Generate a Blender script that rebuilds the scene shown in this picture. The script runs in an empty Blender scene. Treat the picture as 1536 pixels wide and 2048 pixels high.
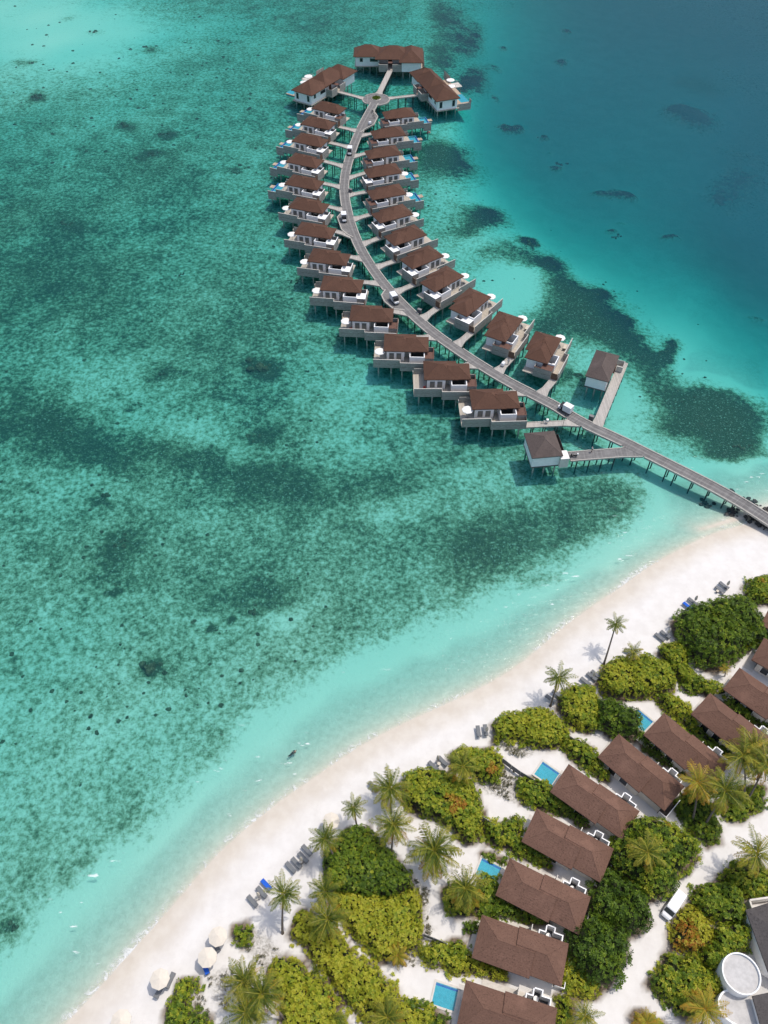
import bpy, math, random
import numpy as np
from mathutils import Vector
R=math.radians
random.seed(7); RNG=np.random.default_rng(11)
scene=bpy.context.scene
COL=scene.collection
# ------------------------------------------------------------------ camera
F=1600.0; TH=R(49.7226); CZ=123.4
SN,CS=math.sin(TH),math.cos(TH)
cam=bpy.data.cameras.new('camera'); co=bpy.data.objects.new('camera',cam); COL.objects.link(co)
co.location=(0,0,CZ); co.rotation_euler=(math.pi/2-TH,0,0)
cam.sensor_fit='VERTICAL'; cam.sensor_height=36; cam.lens=36*F/2048; cam.clip_start=1; cam.clip_end=20000
scene.camera=co
def G(px,py,z=1.2):
    u=(px-768)/F; v=(py-1024)/F
    d=(u,CS-v*SN,-SN-v*CS); t=(z-CZ)/d[2]
    return (d[0]*t,d[1]*t)
def PX(x,y,z):
    dz=z-CZ; zc=y*CS-dz*SN; zc=np.where(zc<1,1,zc)
    return 768+F*x/zc, 1024+F*(-(y*SN+dz*CS))/zc
def cr(ox,oy,s): return lambda x,y:(ox+x/s,oy+y/s)
c1=cr(1050,1120,3.16); c2=cr(820,1400,3.34); c3=cr(1150,1400,3.98); c4=cr(460,1500,3.07)
c5=cr(760,1640,3.07); c6=cr(1130,1640,3.78); c7=cr(260,1780,2.56); o1=cr(520,60,3.49); o2=cr(520,320,3.49); o3=cr(580,500,3.2); o4=cr(820,560,3.34)
ID=lambda x,y:(x,y)
# ------------------------------------------------------------------ light
SUN_EL,SUN_AZ=R(70),R(25)
sd=Vector((math.cos(SUN_AZ)*math.cos(SUN_EL),math.sin(SUN_AZ)*math.cos(SUN_EL),math.sin(SUN_EL)))
sl=bpy.data.lights.new('sun','SUN'); sl.energy=2.15; sl.angle=R(0.5); sl.color=(1,.95,.88)
so=bpy.data.objects.new('sun',sl); COL.objects.link(so); so.location=(60,30,200)
so.rotation_euler=sd.to_track_quat('Z','Y').to_euler()
w=bpy.data.worlds.new('World'); scene.world=w; w.use_nodes=True
nt=w.node_tree; bg=nt.nodes['Background']; sky=nt.nodes.new('ShaderNodeTexSky'); sky.sky_type='NISHITA'
sky.sun_disc=False; sky.dust_density=2.6; sky.sun_elevation=SUN_EL; sky.sun_rotation=math.pi/2-SUN_AZ
nt.links.new(sky.outputs[0],bg.inputs[0]); bg.inputs[1].default_value=0.145
scene.view_settings.view_transform='Standard'; scene.view_settings.look='None'; scene.view_settings.exposure=0.27; scene.view_settings.gamma=1
scene.cycles.max_bounces=6; scene.cycles.transparent_max_bounces=12; scene.cycles.volume_bounces=0
# ------------------------------------------------------------------ materials
class NT:
    def __init__(s,name):
        s.m=bpy.data.materials.new(name); s.m.use_nodes=True; s.t=s.m.node_tree; s.t.nodes.clear()
        s.out=s.n('ShaderNodeOutputMaterial')
    def n(s,typ,**k):
        nd=s.t.nodes.new(typ)
        for a,b in k.items():
            if isinstance(a,str) and a[0]=='_': nd.inputs[int(a[1:])].default_value=b
            else: setattr(nd,a,b)
        return nd
    def l(s,a,b): s.t.links.new(a,b)
    def coord(s,kind='Object'): return s.n('ShaderNodeTexCoord').outputs[kind]
    def noise(s,vec,scale,detail=3,rough=.6,dist=0):
        nd=s.n('ShaderNodeTexNoise'); nd.inputs['Scale'].default_value=scale; nd.inputs['Detail'].default_value=detail
        nd.inputs['Roughness'].default_value=rough; nd.inputs['Distortion'].default_value=dist
        s.l(vec,nd.inputs['Vector']); return nd.outputs['Fac']
    def mapping(s,vec,scale=(1,1,1),rot=(0,0,0)):
        m=s.n('ShaderNodeMapping'); m.inputs['Scale'].default_value=scale; m.inputs['Rotation'].default_value=rot
        s.l(vec,m.inputs['Vector']); return m.outputs[0]
    def math(s,op,a,b=None,c=None,clamp=False):
        m=s.n('ShaderNodeMath',operation=op,use_clamp=clamp)
        for i,x in enumerate((a,b,c)):
            if x is None: continue
            if isinstance(x,(int,float)): m.inputs[i].default_value=x
            else: s.l(x,m.inputs[i])
        return m.outputs[0]
    def mr(s,x,a,b,c=0,d=1,smooth=True):
        m=s.n('ShaderNodeMapRange'); m.interpolation_type='SMOOTHSTEP' if smooth else 'LINEAR'
        for i,v in enumerate((a,b,c,d)): m.inputs[i+1].default_value=v
        s.l(x,m.inputs[0]); return m.outputs[0]
    def mix(s,f,a,b,mode='MIX'):
        m=s.n('ShaderNodeMix',data_type='RGBA',blend_type=mode)
        if isinstance(f,(int,float)): m.inputs[0].default_value=f
        else: s.l(f,m.inputs[0])
        for i,x in ((6,a),(7,b)):
            if isinstance(x,tuple): m.inputs[i].default_value=(*x[:3],1)
            else: s.l(x,m.inputs[i])
        return m.outputs[2]
    def ramp(s,f,stops):
        r=s.n('ShaderNodeValToRGB'); e=r.color_ramp.elements
        while len(e)<len(stops): e.new(.5)
        for el,(p,c) in zip(e,stops): el.position=p; el.color=(*c,1)
        s.l(f,r.inputs[0]); return r.outputs[0]
    def attr(s,name): return s.n('ShaderNodeAttribute',attribute_name=name).outputs['Fac']
    def bump(s,h,strength=.3,dist=.1):
        b=s.n('ShaderNodeBump'); b.inputs['Strength'].default_value=strength; b.inputs['Distance'].default_value=dist
        s.l(h,b.inputs['Height']); return b.outputs[0]
    def bsdf(s,col,rough=.7,spec=.3,normal=None,metal=0):
        p=s.n('ShaderNodeBsdfPrincipled')
        if isinstance(col,tuple): p.inputs['Base Color'].default_value=(*col[:3],1)
        else: s.l(col,p.inputs['Base Color'])
        if isinstance(rough,(int,float)): p.inputs['Roughness'].default_value=rough
        else: s.l(rough,p.inputs['Roughness'])
        p.inputs['Specular IOR Level'].default_value=spec; p.inputs['Metallic'].default_value=metal
        if normal is not None: s.l(normal,p.inputs['Normal'])
        return p.outputs[0]
    def surf(s,x): s.l(x,s.out.inputs['Surface']); return s.m
def ocoord(N):
    # object coordinates shifted per object so that copies do not repeat
    oi=N.n('ShaderNodeObjectInfo'); v=N.n('ShaderNodeVectorMath',operation='ADD'); N.l(N.coord(),v.inputs[0])
    m=N.math('MULTIPLY',oi.outputs['Random'],50.0); N.l(m,v.inputs[1]); return v.outputs[0]
def plain(name,c,rough=.7,var=.25,scale=3,spec=.25,metal=0,bump=0):
    N=NT(name); v=ocoord(N); f=N.noise(v,scale,4,.65)
    a=tuple(x*(1-var) for x in c); b=tuple(min(x*(1+var),.95) for x in c)
    col=N.mix(N.mr(f,.25,.75),a,b)
    nm=N.bump(f,bump,.05) if bump else None
    return N.surf(N.bsdf(col,rough,spec,nm,metal))
def roofmat(name,c):
    N=NT(name); v=ocoord(N)
    big=N.noise(v,.35,3); fine=N.noise(N.mapping(v,(2.5,2.5,6)),1.6,4,.75); fl=N.noise(v,4.5,2,.5)
    col=N.mix(N.mr(big,.3,.7),tuple(x*.9 for x in c),tuple(x*1.12 for x in c))
    col=N.mix(N.mr(fine,.35,.7),col,tuple(x*.72 for x in c))
    col=N.mix(N.math('MULTIPLY',N.mr(fl,.58,.68),.55),col,tuple(x*.3 for x in c))
    col=N.mix(N.math('MULTIPLY',N.mr(N.noise(v,7,2),.66,.74),.35),col,tuple(x*1.7 for x in c))
    oi=N.n('ShaderNodeObjectInfo'); col=N.mix(N.mr(oi.outputs['Random'],0,1,0,.28,False),col,tuple(x*.62 for x in c)); st=N.noise(N.mapping(v,(.5,.5,.2)),.55,3,.7); col=N.mix(N.math('MULTIPLY',N.mr(st,.55,.75),.35),col,tuple(x*1.45 for x in c))
    sep=N.n('ShaderNodeSeparateXYZ'); N.l(N.coord(),sep.inputs[0])
    rows=N.math('PINGPONG',N.math('MULTIPLY',sep.outputs[2],6.0),.5)
    h=N.math('ADD',N.math('MULTIPLY',rows,.6),fine)
    return N.surf(N.bsdf(col,.85,.15,N.bump(h,.5,.06)))
def boards(name,c,axis,freq,var=.25,gap=.5,rough=.8):
    # weathered timber boards: 'axis' is the direction across the boards
    N=NT(name); o=N.coord(); sep=N.n('ShaderNodeSeparateXYZ'); N.l(o,sep.inputs[0]); a=N.math('MULTIPLY',sep.outputs[axis],freq)
    fr=N.math('FRACT',a); cell=N.math('FLOOR',a)
    wn=N.n('ShaderNodeTexWhiteNoise',noise_dimensions='1D'); N.l(cell,wn.inputs['W'])
    sc=[1.2,1.2,1.2]; sc[axis]=6
    g=N.noise(N.mapping(ocoord(N),tuple(sc)),1.3,4,.8)
    col=N.mix(N.mr(g,.25,.75),tuple(x*(1-var) for x in c),tuple(x*(1+var) for x in c))
    col=N.mix(.35,col,N.mix(wn.outputs[0],tuple(x*.6 for x in c),tuple(x*1.3 for x in c)))
    gp=N.math('LESS_THAN',fr,.14)
    col=N.mix(N.math('MULTIPLY',gp,gap),col,tuple(x*.25 for x in c))
    return N.surf(N.bsdf(col,rough,.2))
mt={}
mt['roof_brown']=roofmat('roof_brown',(.122,.064,.044))
mt['roof_land']=roofmat('roof_land',(.182,.101,.072))
mt['roof_grey']=roofmat('roof_grey',(.125,.098,.088))
mt['roof_dark']=roofmat('roof_dark',(.095,.085,.082))
mt['white']=plain('white_paint',(.86,.85,.83),.6,.05,1.5)
mt['cream']=plain('cream_wall',(.62,.58,.52),.7,.1,1.5)
mt['fence']=boards('weathered_fence_boards',(.36,.335,.30),2,4.0,.6,.9)
mt['cap']=plain('bleached_timber',(.52,.49,.44),.8,.15,4)
mt['deck']=boards('deck_boards',(.46,.41,.34),0,6.0,.18,.4)
mt['deck_tan']=boards('tan_deck_boards',(.44,.34,.25),0,6.0,.18,.4)
mt['walk']=boards('walkway_boards',(.42,.39,.35),0,4.0,.2,.5)
mt['dark']=plain('dark_timber',(.035,.03,.028),.8,.2)
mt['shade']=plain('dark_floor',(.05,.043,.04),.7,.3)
mt['beam']=plain('beam',(.10,.095,.09),.8,.2)
mt['pile']=plain('concrete_pile',(.34,.33,.30),.85,.35,2)
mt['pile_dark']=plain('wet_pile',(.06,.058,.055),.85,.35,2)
mt['gate']=boards('brown_gate_boards',(.16,.10,.07),1,7.0,.3,.8)
mt['door']=plain('door_panel',(.38,.40,.36),.6,.12)
mt['brown']=plain('brown_panel',(.13,.068,.05),.75,.25)
mt['kerb']=plain('kerb_timber',(.40,.375,.335),.85,.18,3)
mt['canvas']=plain('white_canvas',(.80,.78,.74),.8,.03)
mt['canvas_cream']=plain('cream_canvas',(.68,.61,.51),.85,.04)
mt['beige']=plain('beige_cloth',(.62,.55,.45),.85,.1)
mt['cushion']=plain('grey_mesh_cloth',(.17,.175,.18),.8,.12,6)
mt['grey_frame']=plain('grey_frame',(.20,.19,.185),.5,.1)
mt['blue']=plain('blue_towel',(.02,.11,.52),.85,.1,5)
mt['red']=plain('red_cloth',(.45,.06,.04),.7,.15)
mt['stone']=plain('pale_paving',(.60,.555,.49),.8,.1,2)
mt['concrete']=plain('concrete_slab',(.50,.48,.455),.85,.13,1.1)
mt['tyre']=plain('tyre',(.03,.03,.03),.8,.1)
mt['steel']=plain('steel',(.45,.45,.46),.4,.1,3,.5,.6)
mt['vehicle']=plain('white_vehicle_paint',(.78,.78,.78),.3,.03,2,.5)
mt['black']=plain('black_plastic',(.025,.025,.027),.45,.15)
mt['cabinet']=plain('grey_cabinet',(.10,.10,.105),.6,.1)
mt['skin']=plain('skin',(.32,.18,.12),.6,.05)
mt['hair']=plain('hair',(.02,.015,.012),.6,.1)
mt['shirt']=plain('white_shirt',(.75,.75,.74),.8,.05)
mt['trousers']=plain('dark_trousers',(.04,.04,.05),.8,.1)
mt['tile']=plain('blue_tile',(.08,.36,.43),.5,.12,2.5)
mt['tile_dark']=plain('deep_blue_tile',(.03,.13,.38),.5,.15,2.5)
mt['bark']=plain('palm_bark',(.19,.155,.125),.9,.35,5)
mt['wood_bark']=plain('tree_bark',(.11,.085,.065),.9,.35,3)
def glassmat():
    N=NT('window_glass'); v=N.coord(); sep=N.n('ShaderNodeSeparateXYZ'); N.l(v,sep.inputs[0])
    fr=N.math('PINGPONG',N.math('MULTIPLY',sep.outputs[0],5.0),.5)
    col=N.mix(N.mr(fr,.1,.4),(.05,.06,.065),(.19,.21,.21))
    return N.surf(N.bsdf(col,.12,.5))
mt['glass']=glassmat()
def darkglass():
    N=NT('dark_glass'); return N.surf(N.bsdf((.02,.025,.03),.08,.6))
mt['dglass']=darkglass()
def poolwater():
    N=NT('pool_water'); t=N.n('ShaderNodeBsdfTransparent'); t.inputs[0].default_value=(.62,.92,.97,1)
    g=N.n('ShaderNodeBsdfGlossy'); g.inputs['Roughness'].default_value=.05
    b=N.bump(N.noise(N.coord(),2.5,3),.25,.05); N.l(b,g.inputs['Normal'])
    f=N.n('ShaderNodeFresnel'); f.inputs[0].default_value=1.33; N.l(b,f.inputs['Normal'])
    m=N.n('ShaderNodeMixShader'); N.l(f.outputs[0],m.inputs[0]); N.l(t.outputs[0],m.inputs[1]); N.l(g.outputs[0],m.inputs[2])
    return N.surf(m.outputs[0])
mt['pool_water']=poolwater()
def jettymat():
    N=NT('jetty_planks'); uv=N.coord('UV'); sep=N.n('ShaderNodeSeparateXYZ'); N.l(uv,sep.inputs[0]); u,v=sep.outputs[0],sep.outputs[1]
    cell=N.math('FLOOR',N.math('MULTIPLY',v,3.5)); fr=N.math('FRACT',N.math('MULTIPLY',v,3.5))
    wn=N.n('ShaderNodeTexWhiteNoise',noise_dimensions='1D'); N.l(cell,wn.inputs['W'])
    g=N.noise(N.mapping(uv,(2.2,.35,1)),1.5,4,.7)
    c=N.mix(N.mr(g,.25,.75),(.122,.118,.115),(.245,.238,.23)); c=N.mix(.3,c,N.mix(wn.outputs[0],(.10,.095,.09),(.28,.265,.25)))
    # pale centre strip and wheel-worn lines run along the deck
    track=N.math('ABSOLUTE',u); ln=N.math('MULTIPLY',N.mr(track,.06,.16,1,0),.45); c=N.mix(ln,c,(.33,.31,.29))
    wh=N.math('MULTIPLY',N.mr(N.math('ABSOLUTE',N.math('SUBTRACT',track,.55)),.05,.2,1,0),.3); c=N.mix(wh,c,(.10,.095,.09))
    c=N.mix(N.math('MULTIPLY',N.math('LESS_THAN',fr,.12),.5),c,(.05,.048,.045))
    return N.surf(N.bsdf(c,.85,.2))
mt['jetty']=jettymat()
def leafmat(name,stops,rough=.5):
    N=NT(name); f=N.attr('tint'); c=N.ramp(f,stops)
    c=N.mix(N.math('MULTIPLY',N.mr(N.noise(N.coord(),.5,3),.3,.7),.18),c,N.mix(.5,c,(.03,.05,.01)))
    p=N.bsdf(c,rough,.25); t=N.n('ShaderNodeBsdfTranslucent'); N.l(c,t.inputs[0])
    m=N.n('ShaderNodeMixShader'); m.inputs[0].default_value=.33; N.l(p,m.inputs[1]); N.l(t.outputs[0],m.inputs[2])
    return N.surf(m.outputs[0])
mt['leaf']=leafmat('shrub_leaf',[(0,(.022,.044,.008)),(.25,(.060,.115,.014)),(.5,(.175,.265,.022)),(.72,(.41,.43,.034)),(.86,(.52,.50,.05)),(.93,(.40,.25,.03)),(1,(.42,.16,.025))])
mt['palm']=leafmat('palm_leaf',[(0,(.022,.040,.008)),(.3,(.062,.098,.014)),(.5,(.13,.17,.020)),(.72,(.36,.33,.04)),(1,(.52,.27,.03))],.4)
mt['twig']=leafmat('dry_twig',[(0,(.05,.05,.025)),(.5,(.14,.13,.07)),(1,(.24,.21,.14))],.8)
mt['inner']=plain('inner_leaf_shade',(.022,.028,.010),.9,.4,1.5)  # dark tone painted as the shade inside the foliage
# ------------------------------------------------------------------ mesh helpers
class MB:
    def __init__(s,mir=1): s.v=[];s.f=[];s.uv=[];s.m=mir
    def add(s,vs,fs,uv=None):
        o=len(s.v); s.v+=[(v[0]*s.m,v[1],v[2]) for v in vs]
        for f in fs:
            f=[i+o for i in f]; s.f.append(f if s.m>0 else f[::-1])
    def box(s,x0,x1,y0,y1,z0,z1):
        s.add([(x0,y0,z0),(x1,y0,z0),(x1,y1,z0),(x0,y1,z0),(x0,y0,z1),(x1,y0,z1),(x1,y1,z1),(x0,y1,z1)],
              [(3,2,1,0),(4,5,6,7),(0,1,5,4),(1,2,6,5),(2,3,7,6),(3,0,4,7)]); return s
    def sheet(s,x0,x1,y0,y1,z):
        s.add([(x0,y0,z),(x1,y0,z),(x1,y1,z),(x0,y1,z)],[(0,1,2,3)]); return s
    def obox(s,a,b,wd,z0,z1):
        dx,dy=b[0]-a[0],b[1]-a[1]; L=math.hypot(dx,dy) or 1; nx,ny=-dy/L*wd/2,dx/L*wd/2
        return s.prism([(a[0]-nx,a[1]-ny),(b[0]-nx,b[1]-ny),(b[0]+nx,b[1]+ny),(a[0]+nx,a[1]+ny)],z0,z1)
    def prism(s,p,z0,z1):
        A=sum(p[i][0]*p[(i+1)%len(p)][1]-p[(i+1)%len(p)][0]*p[i][1] for i in range(len(p)))
        if A<0: p=p[::-1]
        n=len(p); s.add([(x,y,z0) for x,y in p]+[(x,y,z1) for x,y in p],[tuple(range(n))[::-1],tuple(range(n,2*n))]+[(i,(i+1)%n,n+(i+1)%n,n+i) for i in range(n)]); return s
    def cyl(s,x,y,z0,z1,r,n=8,r2=None):
        r2=r if r2 is None else r2
        a=[2*math.pi*i/n for i in range(n)]
        s.add([(x+r*math.cos(t),y+r*math.sin(t),z0) for t in a]+[(x+r2*math.cos(t),y+r2*math.sin(t),z1) for t in a],
          [tuple(range(n))[::-1],tuple(range(n,2*n))]+[(i,(i+1)%n,n+(i+1)%n,n+i) for i in range(n)]); return s
    def tube(s,pts,rad,n=6):
        P=[Vector(p) for p in pts]; rad=[rad]*len(P) if isinstance(rad,(int,float)) else rad
        vs=[]
        for i,p in enumerate(P):
            t=(P[min(i+1,len(P)-1)]-P[max(i-1,0)]).normalized(); u=t.orthogonal().normalized() if abs(t.z)>.95 else t.cross(Vector((0,0,1))).normalized()
            if i and abs(t.z)>.95: u=Vector((1,0,0))-t*t.x; u.normalize()
            elif abs(t.z)>.95: u=Vector((1,0,0))-t*t.x; u.normalize()
            q=t.cross(u)
            for k in range(n):
                a=2*math.pi*k/n; vs.append(tuple(p+(u*math.cos(a)+q*math.sin(a))*rad[i]))
        fs=[tuple(range(n))[::-1],tuple(range((len(P)-1)*n,len(P)*n))]
        for i in range(len(P)-1):
            for k in range(n): fs.append((i*n+k,i*n+(k+1)%n,(i+1)*n+(k+1)%n,(i+1)*n+k))
        s.add(vs,fs); return s
    def hip(s,x0,x1,y0,y1,z,rise,fascia=.2,gx0=True,gx1=True,along=None):
        w,d=x1-x0,y1-y0
        if along is None: along='x' if w>=d else 'y'
        if along=='x':
            h=d/2; a=(x0+(h if gx0 else 0),(y0+y1)/2,z+rise); b=(x1-(h if gx1 else 0),(y0+y1)/2,z+rise)
            fs=[(4,5,9,8),(6,7,8,9),(7,4,8),(5,6,9)]
        else:
            h=w/2; a=((x0+x1)/2,y0+(h if gx0 else 0),z+rise); b=((x0+x1)/2,y1-(h if gx1 else 0),z+rise)
            fs=[(5,6,9,8),(7,4,8,9),(4,5,8),(6,7,9)]
        zb=z-fascia
        s.add([(x0,y0,zb),(x1,y0,zb),(x1,y1,zb),(x0,y1,zb),(x0,y0,z),(x1,y0,z),(x1,y1,z),(x0,y1,z),a,b],
              [(3,2,1,0),(0,1,5,4),(1,2,6,5),(2,3,7,6),(3,0,4,7)]+fs)
        # ridge and hip caps
        for p,q in ((a,b),((x0,y0,z),a),((x1,y1,z),b),(((x1,y0,z),b) if along=='x' else ((x1,y0,z),a)),(((x0,y1,z),a) if along=='x' else ((x0,y1,z),b))):
            if (Vector(p)-Vector(q)).length>.3: s.tube([p,q],.035,4)
        return s
    def build(s,name,mat,parent=None,smooth=False,loc=None):
        me=bpy.data.meshes.new(name); v=s.v
        if loc is not None: v=[(a-loc[0],b-loc[1],c-loc[2]) for a,b,c in v]
        me.from_pydata(v,[],s.f); me.update()
        if smooth:
            for p in me.polygons: p.use_smooth=True
        me.materials.append(mt[mat] if isinstance(mat,str) else mat)
        o=bpy.data.objects.new(name,me); COL.objects.link(o)
        if parent: o.parent=parent
        return o
def tag(o,label,cat,group=None,kind=None):
    if label: o['label']=label
    if cat: o['category']=cat
    if group: o['group']=group
    if kind: o['kind']=kind
    return o
def thing(name,label,cat,loc=(0,0,0),rz=0,group=None):
    o=bpy.data.objects.new(name,None); COL.objects.link(o); o.empty_display_size=.5
    o.location=loc; o.rotation_euler=(0,0,rz); return tag(o,label,cat,group)
def dup(root,loc,rz,label,group=None):
    r=root.copy(); COL.objects.link(r); r.location=loc; r.rotation_euler=(0,0,rz); r['label']=label
    if group: r['group']=group
    for ch in list(root.children):
        c=ch.copy(); COL.objects.link(c); c.parent=r
        for g in list(ch.children):
            d=g.copy(); COL.objects.link(d); d.parent=c
    return r
def raw_mesh(name,V,Fq,mat,attrs=None,parent=None,smooth=False):
    V=np.asarray(V,np.float32).reshape(-1,3); Fq=np.asarray(Fq,np.int32); k=Fq.shape[1]
    me=bpy.data.meshes.new(name); me.vertices.add(len(V)); me.vertices.foreach_set('co',V.ravel())
    me.loops.add(Fq.size); me.loops.foreach_set('vertex_index',Fq.ravel())
    me.polygons.add(len(Fq)); me.polygons.foreach_set('loop_start',np.arange(0,Fq.size,k,dtype=np.int32)); me.polygons.foreach_set('loop_total',np.full(len(Fq),k,np.int32))
    if smooth: me.polygons.foreach_set('use_smooth',np.ones(len(Fq),bool))
    me.update(calc_edges=True)
    for n,a in (attrs or {}).items():
        at=me.attributes.new(n,'FLOAT','POINT'); at.data.foreach_set('value',np.asarray(a,np.float32).ravel())
    me.materials.append(mt[mat] if isinstance(mat,str) else mat)
    o=bpy.data.objects.new(name,me); COL.objects.link(o)
    if parent: o.parent=parent
    return o
def pip(P,poly):
    x,y=P[:,0],P[:,1]; ins=np.zeros(len(P),bool); n=len(poly)
    for i in range(n):
        x0,y0=poly[i]; x1,y1=poly[(i+1)%n]
        c=((y0>y)!=(y1>y)); 
        if y1!=y0: ins^=c&(x<(x1-x0)*(y-y0)/(y1-y0)+x0)
    return ins
def pdist(P,poly,closed=True):
    d=np.full(len(P),1e18); n=len(poly)
    for i in range(n if closed else n-1):
        a=np.array(poly[i],float); b=np.array(poly[(i+1)%n],float); ab=b-a; L=max(ab@ab,1e-9)
        t=np.clip(((P-a)@ab)/L,0,1); q=P-a-t[:,None]*ab; d=np.minimum(d,(q*q).sum(1))
    return np.sqrt(d)
def catmull(P,step):
    P=[np.array(p,float) for p in P]; P=[2*P[0]-P[1]]+P+[2*P[-1]-P[-2]]; out=[]
    for i in range(1,len(P)-2):
        n=max(1,int(np.hypot(*(P[i+1]-P[i]))/step))
        for k in range(n):
            t=k/n; a,b,c,d=P[i-1:i+3]
            out.append(.5*(2*b+(c-a)*t+(2*a-5*b+4*c-d)*t*t+(3*b-a-3*c+d)*t**3))
    out.append(P[-2]); return np.array(out)
def wob(P,sc,seed):
    r=np.random.default_rng(seed); s=np.zeros(len(P))
    for k in range(7):
        a=r.uniform(0,2*math.pi); f=sc*r.uniform(.6,2.2); s+=np.sin((P[:,0]*math.cos(a)+P[:,1]*math.sin(a))*f+r.uniform(0,6.28))
    return s/7**.5*.8
LAND=1.2
# ------------------------------------------------------------------ vegetation outlines (traced on the ground plane)
def poly(c,s,z=LAND): return [G(*c(*map(float,t.split(','))),z) for t in s.split()]
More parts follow.
